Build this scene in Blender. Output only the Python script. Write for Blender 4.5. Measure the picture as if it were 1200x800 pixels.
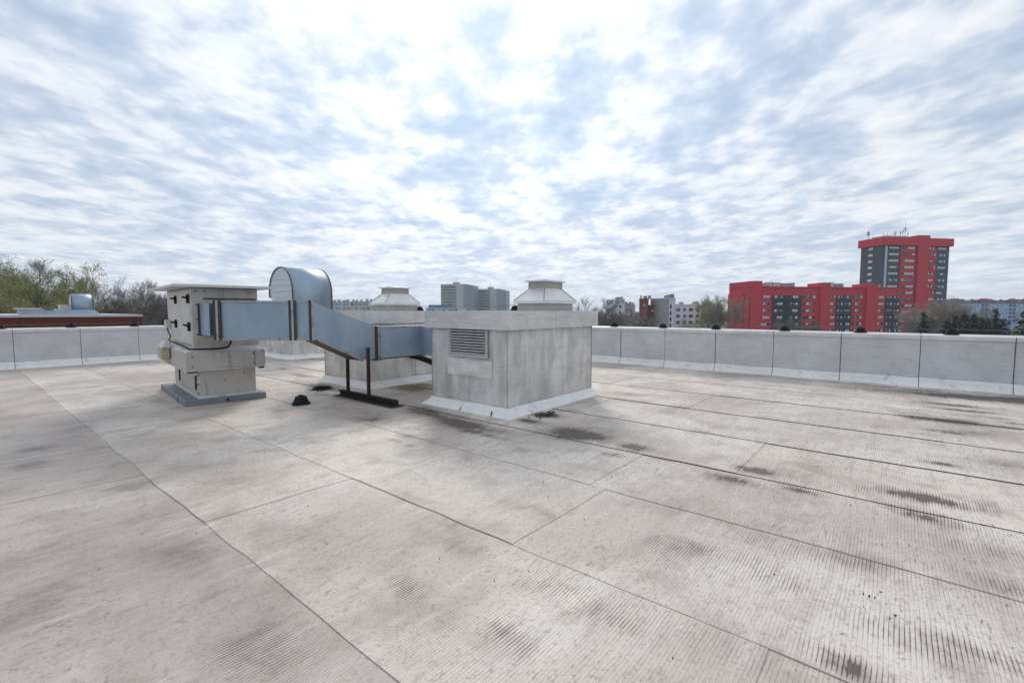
import bpy, bmesh, math, random
from mathutils import Vector, Matrix, noise as mnoise
R = math.radians
for o in list(bpy.data.objects): bpy.data.objects.remove(o)
S = bpy.context.scene
C = S.collection

# ------------------------------------------------------------------ camera, world, sun, exposure
FPX, EYE = 545.0, 1.6                       # focal length in photo pixels (1200 wide), eye height above the roof
HEAD = R(39.5)                              # heading of the view from the roof's X axis
PITCH = math.atan(36 / FPX)
FWD = Vector((math.cos(HEAD), math.sin(HEAD), 0)); RGT = Vector((math.sin(HEAD), -math.cos(HEAD), 0))
cam = bpy.data.cameras.new('camera'); camo = bpy.data.objects.new('camera', cam); C.objects.link(camo)
cam.sensor_width = 36; cam.lens = 36 * FPX / 1200; cam.clip_start = .05; cam.clip_end = 9000
camo.location = (0, 0, EYE); camo.rotation_euler = (math.pi/2 - PITCH, 0, HEAD - math.pi/2)
S.camera = camo
S.view_settings.view_transform = 'Standard'; S.view_settings.look = 'None'
S.view_settings.exposure = 0.22; S.view_settings.gamma = 1; S.view_settings.use_curve_mapping = False

SUN_EL, SUN_AZ = R(29), HEAD + R(4)         # behind the cloud, ahead of the camera
sd = Vector((math.cos(SUN_AZ)*math.cos(SUN_EL), math.sin(SUN_AZ)*math.cos(SUN_EL), math.sin(SUN_EL)))
sl = bpy.data.lights.new('sun', 'SUN'); sl.energy = 1.5; sl.angle = R(14); sl.color = (1, .95, .88)
so = bpy.data.objects.new('sun', sl); C.objects.link(so); so.rotation_euler = sd.to_track_quat('Z', 'Y').to_euler()

W = bpy.data.worlds.new('World'); S.world = W; W.use_nodes = True
nt = W.node_tree; nt.nodes.clear()
def N(t, typ, **kw):
    n = t.nodes.new(typ)
    for k, v in kw.items():
        if k in n.inputs: n.inputs[k].default_value = v
        else: setattr(n, k, v)
    return n
def L(t, a, b): t.links.new(a, b)
def M_(t, op, a, b=None, c=None, clamp=False):
    n = t.nodes.new('ShaderNodeMath'); n.operation = op; n.use_clamp = clamp
    for i, v in enumerate((a, b, c)):
        if v is None: continue
        if isinstance(v, (int, float)): n.inputs[i].default_value = v
        else: t.links.new(v, n.inputs[i])
    return n.outputs[0]
def VM_(t, op, a, b=None):
    n = t.nodes.new('ShaderNodeVectorMath'); n.operation = op
    for i, v in enumerate((a, b)):
        if v is None: continue
        if isinstance(v, (tuple, list, Vector)): n.inputs[i].default_value = v
        else: t.links.new(v, n.inputs[i])
    return n.outputs['Value'] if op in ('DOT_PRODUCT', 'LENGTH') else n.outputs[0]
def MIX(t, f, a, b, mode='MIX'):
    n = t.nodes.new('ShaderNodeMix'); n.data_type = 'RGBA'; n.blend_type = mode
    for k, v in ((0, f), (6, a), (7, b)):
        if isinstance(v, (int, float)): n.inputs[k].default_value = v
        elif isinstance(v, tuple): n.inputs[k].default_value = v if len(v) == 4 else v + (1,)
        else: t.links.new(v, n.inputs[k])
    return n.outputs[2]
def RAMP(t, f, stops, interp='LINEAR'):
    n = t.nodes.new('ShaderNodeValToRGB'); cr = n.color_ramp; cr.interpolation = interp
    while len(cr.elements) < len(stops): cr.elements.new(.5)
    for e, (p, c) in zip(cr.elements, stops):
        e.position = p; e.color = (c, c, c, 1) if isinstance(c, (int, float)) else c + (1,)
    t.links.new(f, n.inputs[0]); return n.outputs[0]
def NOISE(t, vec, scale, detail=4, rough=.5, dist=0.0):
    n = N(t, 'ShaderNodeTexNoise', Scale=scale, Detail=detail, Roughness=rough, Distortion=dist)
    t.links.new(vec, n.inputs['Vector']); return n.outputs['Fac']
def STEP(t, v, a, b, lo=0., hi=1.):
    n = t.nodes.new('ShaderNodeMapRange'); n.interpolation_type = 'SMOOTHSTEP'
    t.links.new(v, n.inputs[0])
    for i, x in zip((1, 2, 3, 4), (a, b, lo, hi)): n.inputs[i].default_value = x
    return n.outputs[0]

tc = N(nt, 'ShaderNodeTexCoord')
d = tc.outputs['Generated']
sky = N(nt, 'ShaderNodeTexSky'); sky.sky_type = 'NISHITA'; sky.sun_disc = False
sky.sun_elevation = SUN_EL; sky.sun_rotation = math.pi/2 - SUN_AZ
sx = N(nt, 'ShaderNodeSeparateXYZ'); L(nt, d, sx.inputs[0])
up = M_(nt, 'MAXIMUM', sx.outputs[2], 0.0)
den = M_(nt, 'ADD', up, .11)
u = M_(nt, 'DIVIDE', VM_(nt, 'DOT_PRODUCT', d, FWD), den)
w = M_(nt, 'DIVIDE', VM_(nt, 'DOT_PRODUCT', d, RGT), den)
def plane(su, sw, off=(0, 0)):
    c = N(nt, 'ShaderNodeCombineXYZ')
    L(nt, M_(nt, 'MULTIPLY_ADD', u, su, off[0]), c.inputs[0]); L(nt, M_(nt, 'MULTIPLY_ADD', w, sw, off[1]), c.inputs[1])
    return c.outputs[0]
n1 = NOISE(nt, plane(.84, 1.0, (3.1, 1.7)), 3.0, 6, .50, .12)       # rolls of altocumulus, drawn out along the wind
n2 = NOISE(nt, plane(.45, .55, (7.3, 4.2)), 1.15, 3, .5, .3)        # larger thick and thin areas
n3 = NOISE(nt, plane(1.05, 1.2, (1.3, 9.2)), 7.5, 5, .52, .15)          # small lumps
dens = M_(nt, 'ADD', M_(nt, 'ADD', M_(nt, 'MULTIPLY', n1, .60), M_(nt, 'MULTIPLY', n2, .22)), M_(nt, 'MULTIPLY', n3, .32))
cl = RAMP(nt, M_(nt, 'MULTIPLY', dens, 1.0), [(.46, (.91, .93, .96)), (.545, (.76, .82, .905)), (.615, (.57, .665, .80)), (.70, (.46, .565, .72))])
cosn = M_(nt, 'MAXIMUM', VM_(nt, 'DOT_PRODUCT', d, sd), 0.0)
glow = M_(nt, 'MULTIPLY_ADD', M_(nt, 'POWER', cosn, 8.0), .34, .84)  # cloud is brighter where the sun shines through it
cl = VM_(nt, 'SCALE', cl, None); cl.node.inputs['Scale'].default_value = 1
L(nt, glow, cl.node.inputs['Scale'])
hz = M_(nt, 'POWER', M_(nt, 'SUBTRACT', 1.0, M_(nt, 'MINIMUM', up, 1.0)), 14.0)
cl = MIX(nt, M_(nt, 'MULTIPLY', hz, .68), cl, (.74, .80, .86))      # cloud layer fades to pale at the horizon
hole = STEP(nt, dens, .43, .49, 1, 0)
hole = M_(nt, 'MULTIPLY', hole, STEP(nt, NOISE(nt, plane(.5, .5, (21.9, 5.6)), .9, 2), .50, .58))
hole = M_(nt, 'MULTIPLY', hole, STEP(nt, up, .28, .42))
skyb = MIX(nt, 1.0, sky.outputs[0], (.75, .95, 1.25), 'MULTIPLY')
col10 = VM_(nt, 'SCALE', cl); col10.node.inputs['Scale'].default_value = 10.0
bgcol = MIX(nt, M_(nt, 'MULTIPLY', hole, .75), col10, skyb)
bg = N(nt, 'ShaderNodeBackground', Strength=.1); L(nt, bgcol, bg.inputs[0])
wo = N(nt, 'ShaderNodeOutputWorld'); L(nt, bg.outputs[0], wo.inputs[0])

# ------------------------------------------------------------------ helpers
def tag(o, label=None, cat=None, group=None, kind=None):
    if label: o['label'] = label
    if cat: o['category'] = cat
    if group: o['group'] = group
    if kind: o['kind'] = kind
    return o
def empty(name, loc=(0, 0, 0), rz=0.0, label=None, cat=None, group=None):
    o = bpy.data.objects.new(name, None); C.objects.link(o); o.location = loc; o.rotation_euler = (0, 0, rz)
    o.empty_display_size = .2
    return tag(o, label, cat, group)
class MB:
    def __init__(s): s.v = []; s.f = []; s.m = []
    def add(s, vs, fs, mi=0):
        k = len(s.v); s.v += [tuple(x) for x in vs]; s.f += [tuple(k+i for i in f) for f in fs]; s.m += [mi]*len(fs); return s
    def box(s, x0, x1, y0, y1, z0, z1, mi=0):
        v = [(x, y, z) for z in (z0, z1) for y in (y0, y1) for x in (x0, x1)]
        return s.add(v, [(0, 2, 3, 1), (4, 5, 7, 6), (0, 1, 5, 4), (2, 6, 7, 3), (0, 4, 6, 2), (1, 3, 7, 5)], mi)
    def prism(s, poly, z0, z1, mi=0):           # poly counter-clockwise seen from above; z may be a function
        n = len(poly); a = z0 if callable(z0) else (lambda p: z0); b = z1 if callable(z1) else (lambda p: z1)
        v = [(p[0], p[1], a(p)) for p in poly] + [(p[0], p[1], b(p)) for p in poly]
        return s.add(v, [tuple(reversed(range(n))), tuple(range(n, 2*n))] + [(i, (i+1) % n, n+(i+1) % n, n+i) for i in range(n)], mi)
    def frustum(s, x0, x1, y0, y1, z0, X0, X1, Y0, Y1, z1, mi=0):
        v = [(x0, y0, z0), (x1, y0, z0), (x1, y1, z0), (x0, y1, z0), (X0, Y0, z1), (X1, Y0, z1), (X1, Y1, z1), (X0, Y1, z1)]
        return s.add(v, [(3, 2, 1, 0), (4, 5, 6, 7), (0, 1, 5, 4), (1, 2, 6, 5), (2, 3, 7, 6), (3, 0, 4, 7)], mi)
    def tube(s, pts, rad, seg=6, mi=0, cap=True):
        pts = [Vector(p) for p in pts]; n = len(pts); k = len(s.v); a = None
        rad = rad if isinstance(rad, (list, tuple)) else [rad]*n
        for i, p in enumerate(pts):
            t = (pts[min(i+1, n-1)] - pts[max(i-1, 0)]).normalized()
            if a is None: a = t.orthogonal().normalized()
            a = (a - t*a.dot(t)).normalized(); b = t.cross(a)
            for j in range(seg):
                th = 2*math.pi*j/seg; s.v.append(tuple(p + (a*math.cos(th) + b*math.sin(th))*rad[i]))
        for i in range(n-1):
            for j in range(seg):
                j2 = (j+1) % seg; s.f.append((k+i*seg+j, k+i*seg+j2, k+(i+1)*seg+j2, k+(i+1)*seg+j)); s.m.append(mi)
        if cap:
            s.f.append(tuple(k+j for j in reversed(range(seg)))); s.m.append(mi)
            s.f.append(tuple(k+(n-1)*seg+j for j in range(seg))); s.m.append(mi)
        return s
    def bar(s, a, b, w, h, mi=0):               # rectangular bar between two points, up = Z
        a, b = Vector(a), Vector(b); t = (b-a).normalized(); r = t.cross(Vector((0, 0, 1)))
        r = r.normalized() if r.length > 1e-4 else Vector((1, 0, 0)); q = r.cross(t).normalized()
        v = [p + r*i*w/2 + q*j*h/2 for p in (a, b) for (i, j) in ((-1, -1), (1, -1), (1, 1), (-1, 1))]
        return s.add(v, [(0, 3, 2, 1), (4, 5, 6, 7), (0, 1, 5, 4), (1, 2, 6, 5), (2, 3, 7, 6), (3, 0, 4, 7)], mi)
    def mesh(s, name, mats, bevel=0, smooth=False):
        me = bpy.data.meshes.new(name); me.from_pydata(s.v, [], s.f)
        for m in (mats if isinstance(mats, (list, tuple)) else [mats]): me.materials.append(MAT[m])
        if any(s.m): me.polygons.foreach_set('material_index', s.m)
        if bevel:
            b = bmesh.new(); b.from_mesh(me)
            bmesh.ops.bevel(b, geom=b.edges[:], offset=bevel, segments=1, affect='EDGES', clamp_overlap=True)
            b.to_mesh(me); b.free()
        if smooth: me.polygons.foreach_set('use_smooth', [True]*len(me.polygons))
        me.update(); return me
    def build(s, name, mats, parent=None, bevel=0, smooth=False):
        return link(name, s.mesh(name, mats, bevel, smooth), parent)
def link(name, me, parent=None, loc=None, rz=None):
    o = bpy.data.objects.new(name, me); C.objects.link(o); o.parent = parent
    if loc is not None: o.location = loc
    if rz is not None: o.rotation_euler = (0, 0, rz)
    return o
def copy_tree(o, parent=None):
    c = o.copy(); C.objects.link(c); c.parent = parent
    for ch in list(o.children): copy_tree(ch, c)
    return c
def wob(x, y, z=0.0): return mnoise.noise(Vector((x, y, z)))
def sheet(o, du, dv, nu, nv, amp, seed, thick=.012, freq=1.6):
    """thin bent sheet: o + u*du + v*dv, its front along du x dv, with a slightly buckled face"""
    o, du, dv = Vector(o), Vector(du), Vector(dv); n = du.cross(dv).normalized(); m = MB(); vs = []
    for j in range(nv+1):
        for i in range(nu+1):
            a, b = i/nu, j/nv; p = o + du*a + dv*b
            e = min(1, 8*min(a, 1-a)) * min(1, 6*min(b, 1-b))
            k = amp*(wob(a*du.length*freq+seed*3.1, b*dv.length*freq, seed) + .5*wob(a*du.length*freq*3+seed, b*dv.length*freq*3, seed))
            vs.append(p + n*(k*(.25+.75*e)))
    fs = [(j*(nu+1)+i, j*(nu+1)+i+1, (j+1)*(nu+1)+i+1, (j+1)*(nu+1)+i) for j in range(nv) for i in range(nu)]
    m.add(vs, fs)
    ring = [i for i in range(nu)] + [j*(nu+1)+nu for j in range(nv)] + [nv*(nu+1)+i for i in range(nu, 0, -1)] + [j*(nu+1) for j in range(nv, 0, -1)]
    k = len(vs); m.add([vs[i] for i in ring] + [vs[i] - n*thick for i in ring], []); r_n = len(ring)
    for q in range(len(ring)):
        q2 = (q+1) % len(ring); m.f.append((k+q2, k+q, k+r_n+q, k+r_n+q2)); m.m.append(0)
    return m
# pixel of the photograph -> a direction; the distance comes from the roof, or from the size of the thing
def ray(px, py):
    x = (px-600)/FPX; y = -(py-400)/FPX
    return FWD*(math.cos(PITCH)+y*math.sin(PITCH)) + RGT*x + Vector((0, 0, -math.sin(PITCH)+y*math.cos(PITCH)))
def on_roof(px, py, z=0.0):
    r = ray(px, py); t = (z-EYE)/r.z; return Vector((r.x*t, r.y*t, z))
def far(px, dist, z=0.0):
    p = FWD*dist + RGT*((px-600)/FPX*dist); return Vector((p.x, p.y, z))
def zfar(py, dist): return EYE + (364-py)*dist/FPX
GROUND = -12.5

# ------------------------------------------------------------------ materials
MAT = {}
def mat(name):
    m = bpy.data.materials.new(name); m.use_nodes = True; MAT[name] = m
    t = m.node_tree; b = t.nodes['Principled BSDF']
    return m, t, b, N(t, 'ShaderNodeNewGeometry').outputs['Position']
def bump(t, b, h, dist=.01, strength=1.0):
    n = N(t, 'ShaderNodeBump', Strength=strength, Distance=dist); L(t, h, n.inputs['Height']); L(t, n.outputs[0], b.inputs['Normal'])
def scaled(t, pos, v): return VM_(t, 'MULTIPLY', pos, v)
def simple(name, col, rough=.6, metal=0.0, var=.15, scale=3.0, bmp=0.0, dirt=None, stretch=(1, 1, 1)):
    m, t, b, p = mat(name); q = scaled(t, p, stretch)
    n = NOISE(t, q, scale, 5, .6)
    c = MIX(t, n, tuple(x*(1-var) for x in col), tuple(min(1, x*(1+var)) for x in col))
    if dirt: c = MIX(t, STEP(t, NOISE(t, q, scale*.7+1.3, 6, .65), .52, .72), c, dirt)
    L(t, c, b.inputs['Base Color']); b.inputs['Roughness'].default_value = rough; b.inputs['Metallic'].default_value = metal
    if bmp: bump(t, b, NOISE(t, q, scale*6, 4), bmp)
    return m
# roofing sheet: mineral felt coated pale, ribbed across, with dirt in the grooves, stains and some painted shade
def membrane(name, tint):
    m, t, b, p = mat(name)
    at = N(t, 'ShaderNodeAttribute'); at.attribute_name = 'stain_shade'; st = at.outputs['Fac']
    am = N(t, 'ShaderNodeAttribute'); am.attribute_name = 'moss'; mo = am.outputs['Fac']
    ar = N(t, 'ShaderNodeAttribute'); ar.attribute_name = 'rib'; rb = ar.outputs['Fac']
    s = N(t, 'ShaderNodeSeparateXYZ'); L(t, p, s.inputs[0])
    big = NOISE(t, p, .55, 4, .55, .4); mid = NOISE(t, p, 2.3, 6, .62, .3); fine = NOISE(t, p, 38, 4, .7)
    streak = NOISE(t, scaled(t, p, (.9, 7.0, 1)), 1.6, 5, .65)
    wv = M_(t, 'MULTIPLY_ADD', NOISE(t, p, 1.1, 2), .05, s.outputs[1])
    ph = M_(t, 'MULTIPLY', wv, 2*math.pi/.0195)
    sn = M_(t, 'MULTIPLY_ADD', M_(t, 'SINE', ph), .5, .5)
    groove = M_(t, 'POWER', sn, 7.0)
    c = MIX(t, STEP(t, big, .32, .68), (.50*tint[0], .43*tint[1], .375*tint[2]), (.76*tint[0], .68*tint[1], .605*tint[2]))
    c = MIX(t, M_(t, 'MULTIPLY', STEP(t, mid, .47, .70), .50), c, (.30, .245, .21))
    c = MIX(t, M_(t, 'MULTIPLY', STEP(t, streak, .52, .74), .45), c, (.30, .265, .245))
    c = MIX(t, M_(t, 'MULTIPLY', STEP(t, streak, .26, .46, 1, 0), .40), c, (.82, .755, .69))
    gs = M_(t, 'MULTIPLY', groove, M_(t, 'MULTIPLY_ADD', STEP(t, NOISE(t, scaled(t, p, (1.8, .5, 1)), 1.3, 4), .42, .68), .62, .16))
    gs = M_(t, 'MULTIPLY', gs, M_(t, 'MULTIPLY_ADD', rb, 1.0, .05), clamp=True)
    gs = M_(t, 'MULTIPLY', gs, STEP(t, NOISE(t, scaled(t, p, (5, 26, 1)), 1.0, 3, .6), .34, .60))
    c = MIX(t, gs, c, (.085, .07, .062))
    c = MIX(t, M_(t, 'MULTIPLY', STEP(t, fine, .52, .66), .5), c, (.245, .20, .175))
    c = MIX(t, M_(t, 'MULTIPLY', STEP(t, NOISE(t, scaled(t, p, (28, 70, 1)), 1.0, 3, .7), .55, .72), .35), c, (.25, .22, .205))
    c = MIX(t, M_(t, 'MULTIPLY', STEP(t, NOISE(t, scaled(t, p, (9, 48, 1)), 1.0, 4, .7), .57, .66), M_(t, 'MULTIPLY_ADD', STEP(t, NOISE(t, p, .9, 3), .42, .62), .6, .25)), c, (.17, .145, .135))
    c = MIX(t, M_(t, 'MULTIPLY', STEP(t, NOISE(t, p, 13, 3, .6), .70, .73), .6), c, (.12, .10, .09))
    edge = M_(t, 'ADD', M_(t, 'MULTIPLY', M_(t, 'SUBTRACT', mid, .5), .9), M_(t, 'ADD', M_(t, 'MULTIPLY', M_(t, 'SUBTRACT', NOISE(t, scaled(t, p, (.6, 2.5, 1)), 7, 5, .65), .5), .9), M_(t, 'MULTIPLY', M_(t, 'SUBTRACT', groove, .3), .45)))
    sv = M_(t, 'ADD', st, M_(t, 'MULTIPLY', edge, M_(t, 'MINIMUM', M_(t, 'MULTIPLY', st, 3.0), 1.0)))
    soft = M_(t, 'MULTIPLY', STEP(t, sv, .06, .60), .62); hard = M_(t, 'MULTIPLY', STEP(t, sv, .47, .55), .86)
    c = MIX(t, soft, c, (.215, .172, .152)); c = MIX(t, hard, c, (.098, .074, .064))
    c = MIX(t, STEP(t, M_(t, 'ADD', mo, M_(t, 'MULTIPLY', M_(t, 'SUBTRACT', mid, .5), .8)), .22, .95, 0, .9), c, (.14, .112, .035))
    L(t, c, b.inputs['Base Color']); b.inputs['Roughness'].default_value = .62; b.inputs['Specular IOR Level'].default_value = .35
    h = M_(t, 'ADD', M_(t, 'MULTIPLY', M_(t, 'SUBTRACT', 1.0, groove), .30), M_(t, 'ADD', M_(t, 'MULTIPLY', fine, .5), M_(t, 'MULTIPLY', mid, 1.8)))
    bump(t, b, h, .004, .8)
for i, tn in enumerate(((1, 1, 1), (.98, .98, .985), (1.02, 1.02, 1.01), (1.0, .99, .975), (.80, .785, .79))): membrane('membrane%d' % i, tn)
# aluminium-painted felt wrapped round the upstands
def silver(name, a, b_, metal, rough, vert=True, dirt=.35):
    m, t, b, p = mat(name)
    v1 = NOISE(t, scaled(t, p, (3.5, 3.5, .8)), 1.5, 6, .55, .3); h1 = NOISE(t, scaled(t, p, (.7, .7, 16)), 2.2, 5, .65); blot = NOISE(t, p, 1.7, 6, .6, .5)
    f = M_(t, 'ADD', M_(t, 'MULTIPLY', v1 if vert else h1, .55), M_(t, 'MULTIPLY', blot, .5))
    c = MIX(t, STEP(t, f, .36, .68), a, b_)
    c = MIX(t, M_(t, 'MULTIPLY', STEP(t, h1, .50, .70), .25), c, tuple(x*.66 for x in a))
    c = MIX(t, M_(t, 'MULTIPLY', STEP(t, NOISE(t, p, 4.3, 7, .7, .6), .56, .70), dirt), c, (.20, .175, .155))
    c = MIX(t, M_(t, 'MULTIPLY', STEP(t, NOISE(t, p, 55, 3, .7), .62, .72), .3), c, (.16, .15, .14))
    L(t, c, b.inputs['Base Color']); b.inputs['Metallic'].default_value = metal
    L(t, M_(t, 'MULTIPLY_ADD', blot, .3, rough-.15), b.inputs['Roughness'])
    bump(t, b, M_(t, 'ADD', M_(t, 'MULTIPLY', h1, .8), M_(t, 'ADD', M_(t, 'MULTIPLY', blot, 2.0), M_(t, 'MULTIPLY', NOISE(t, p, 60, 3), .25))), .008, .9)
silver('silver_parapet', (.50, .50, .51), (.67, .67, .68), .25, .5, False, .18)
silver('silver_box', (.47, .46, .445), (.78, .765, .745), .30, .38, True, .26)
silver('silver_cap', (.53, .52, .505), (.77, .76, .745), .25, .40, False, .26)
silver('flashing_white', (.74, .725, .70), (.90, .885, .86), .0, .45, False, .42)
silver('vent_metal', (.66, .65, .63), (.84, .83, .81), .35, .32, False, .22)
silver('vent_dull', (.34, .315, .285), (.50, .47, .43), .4, .45, False, .35)
# galvanised sheet, blue sky reflection painted into its base colour
m, t, b, p = mat('galvanised')
v = N(t, 'ShaderNodeTexVoronoi', Scale=28.0); L(t, p, v.inputs['Vector'])
n = NOISE(t, scaled(t, p, (1, 1, .35)), 2.2, 5, .6, .2)
c = MIX(t, STEP(t, n, .3, .7), (.28, .365, .455), (.38, .465, .55))
sp = N(t, 'ShaderNodeSeparateColor'); L(t, v.outputs['Color'], sp.inputs[0])
c = MIX(t, M_(t, 'MULTIPLY', sp.outputs[0], .16), c, (.50, .57, .63))
c = MIX(t, M_(t, 'MULTIPLY', STEP(t, NOISE(t, p, 5.5, 7, .7), .58, .72), .28), c, (.20, .19, .185))
L(t, c, b.inputs['Base Color']); b.inputs['Metallic'].default_value = .55
L(t, M_(t, 'MULTIPLY_ADD', n, .25, .42), b.inputs['Roughness']); bump(t, b, n, .03, .5)
simple('galvanised_pale', (.56, .62, .68), .42, .45, .18, 3.5, .002, None, (.5, .5, 9))  # paler, banded copy: bright reflections painted on the hood's cheeks
simple('cabinet', (.46, .43, .395), .45, .05, .16, 2.2, .002, (.26, .215, .175), (2.2, 2.2, .5))
simple('cabinet_light', (.62, .60, .57), .42, .05, .08, 2.0, .002, (.45, .41, .37))
simple('plinth', (.19, .215, .24), .6, .1, .2, 5, .004, (.16, .15, .14))
simple('angle_iron', (.07, .06, .053), .55, .5, .4, 9, .002, (.15, .10, .07))
simple('angle_zinc', (.42, .42, .42), .45, .6, .2, 6, .001, (.2, .15, .11))
simple('rust_steel', (.085, .045, .038), .7, .3, .35, 14, .002)
simple('black_plastic', (.013, .013, .015), .8, 0, .3, 8, .001)
MAT['black_plastic'].node_tree.nodes['Principled BSDF'].inputs['Specular IOR Level'].default_value = .25
simple('dark_hole', (.012, .012, .013), .9)
simple('bitumen', (.025, .022, .02), .9, 0, .35, 9, .004)
MAT['bitumen'].node_tree.nodes['Principled BSDF'].inputs['Specular IOR Level'].default_value = .25
simple('cast_box', (.58, .57, .52), .5, 0, .1, 6)
simple('cast_beige', (.42, .37, .25), .5, 0, .15, 6)
simple('wire', (.2, .2, .2), .45, .7)
simple('louvre_grey', (.50, .50, .50), .45, .3, .12, 6, .001, (.3, .28, .26))
simple('tar', (.05, .044, .04), .7, 0, .6, 7)
simple('seam_edge', (.38, .335, .30), .8, 0, .4, 2.5, 0, (.07, .055, .05))
simple('debris', (.075, .06, .045), .9, 0, .4, 20)
# city
simple('red_render', (.56, .043, .058), .8, 0, .06, .25, 0, (.50, .04, .052))
simple('slate_render', (.055, .075, .10), .6, 0, .1, .3)
simple('slate_dark', (.018, .025, .035), .5, 0, .2, .5)
simple('blue_strip', (.42, .55, .72), .5)
simple('frame_white', (.72, .72, .72), .5)
simple('frame_dark', (.03, .035, .045), .5)
simple('curtain_sky', (.68, .69, .70), .6, 0, .25, 1.7)  # curtains; on slate walls, sky reflection painted pale into the panes
simple('pane_grey', (.22, .25, .28), .2, 0, .4, 1.3)
m, t, b, p = mat('glass'); b.inputs['Base Color'].default_value = (.02, .026, .035, 1); b.inputs['Roughness'].default_value = .08; b.inputs['Specular IOR Level'].default_value = .8
simple('concrete_grey', (.34, .345, .36), .8, 0, .1, .12)
simple('concrete_light', (.48, .49, .50), .8, 0, .1, .12)
simple('blue_glass', (.24, .29, .35), .35, 0, .15, .15)
simple('white_render', (.68, .73, .80), .8, 0, .08, .2, 0, (.48, .48, .48))
simple('grey_render', (.36, .36, .34), .8, 0, .12, .3, 0, (.26, .25, .22))
simple('brick_red', (.20, .048, .052), .85, 0, .15, .6)
simple('brick_brown', (.26, .125, .09), .85, 0, .2, .8)
simple('blue_render', (.25, .43, .68), .75, 0, .10, .15, 0, (.22, .33, .48))
simple('blue_dark', (.06, .11, .22), .6)
simple('blue_roof', (.10, .18, .30), .5)
simple('pale_blue', (.50, .60, .70), .7)
simple('red_fascia', (.145, .022, .017), .65, 0, .15, .8, 0, (.10, .018, .015))
simple('roof_edge', (.62, .62, .62), .5, .2)
simple('ground', (.075, .085, .05), .95, 0, .5, .02, 0, (.12, .11, .10))
simple('road', (.05, .05, .052), .9)
simple('bark', (.105, .088, .074), .9, 0, .3, 2)
simple('bark_pale', (.30, .26, .22), .9, 0, .3, 2)
def leaf(name, col, var, trans=.45):
    m, t, b, p = mat(name); n = NOISE(t, p, .55, 4, .6); n2 = NOISE(t, p, 9, 2)
    c = MIX(t, STEP(t, n, .3, .7), tuple(x*(1-var) for x in col), tuple(x*(1+var) for x in col))
    c = MIX(t, M_(t, 'MULTIPLY', n2, .3), c, (.06, .06, .04))
    L(t, c, b.inputs['Base Color']); b.inputs['Roughness'].default_value = .65
    tr = N(t, 'ShaderNodeBsdfTranslucent'); L(t, c, tr.inputs[0]); mx = N(t, 'ShaderNodeMixShader'); mx.inputs[0].default_value = trans
    L(t, b.outputs[0], mx.inputs[1]); L(t, tr.outputs[0], mx.inputs[2]); L(t, mx.outputs[0], t.nodes['Material Output'].inputs[0])
leaf('leaf_willow', (.25, .275, .085), .4)
leaf('leaf_spring', (.33, .33, .15), .35)
leaf('leaf_conifer', (.032, .045, .025), .5, .2)
leaf('twig_brown', (.20, .165, .145), .3, 0.0)
leaf('twig_pale', (.36, .315, .27), .25, 0.0)
leaf('leaf_brown', (.11, .085, .055), .4)

# ------------------------------------------------------------------ the setting: ground, the roof we stand on
gm = MB().add([(-3000, -3000, GROUND), (3000, -3000, GROUND), (3000, 3000, GROUND), (-3000, 3000, GROUND)], [(0, 1, 2, 3)])
tag(gm.build('ground', 'ground'), kind='structure')
RX0, RX1, RY0, RY1 = -10.0, 12.95, -9.0, 18.6
roof = MB().box(RX0, RX1+.42, RY0, RY1+.42, GROUND, -.001).build('roof', ['bitumen'])
tag(roof, kind='structure')

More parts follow.
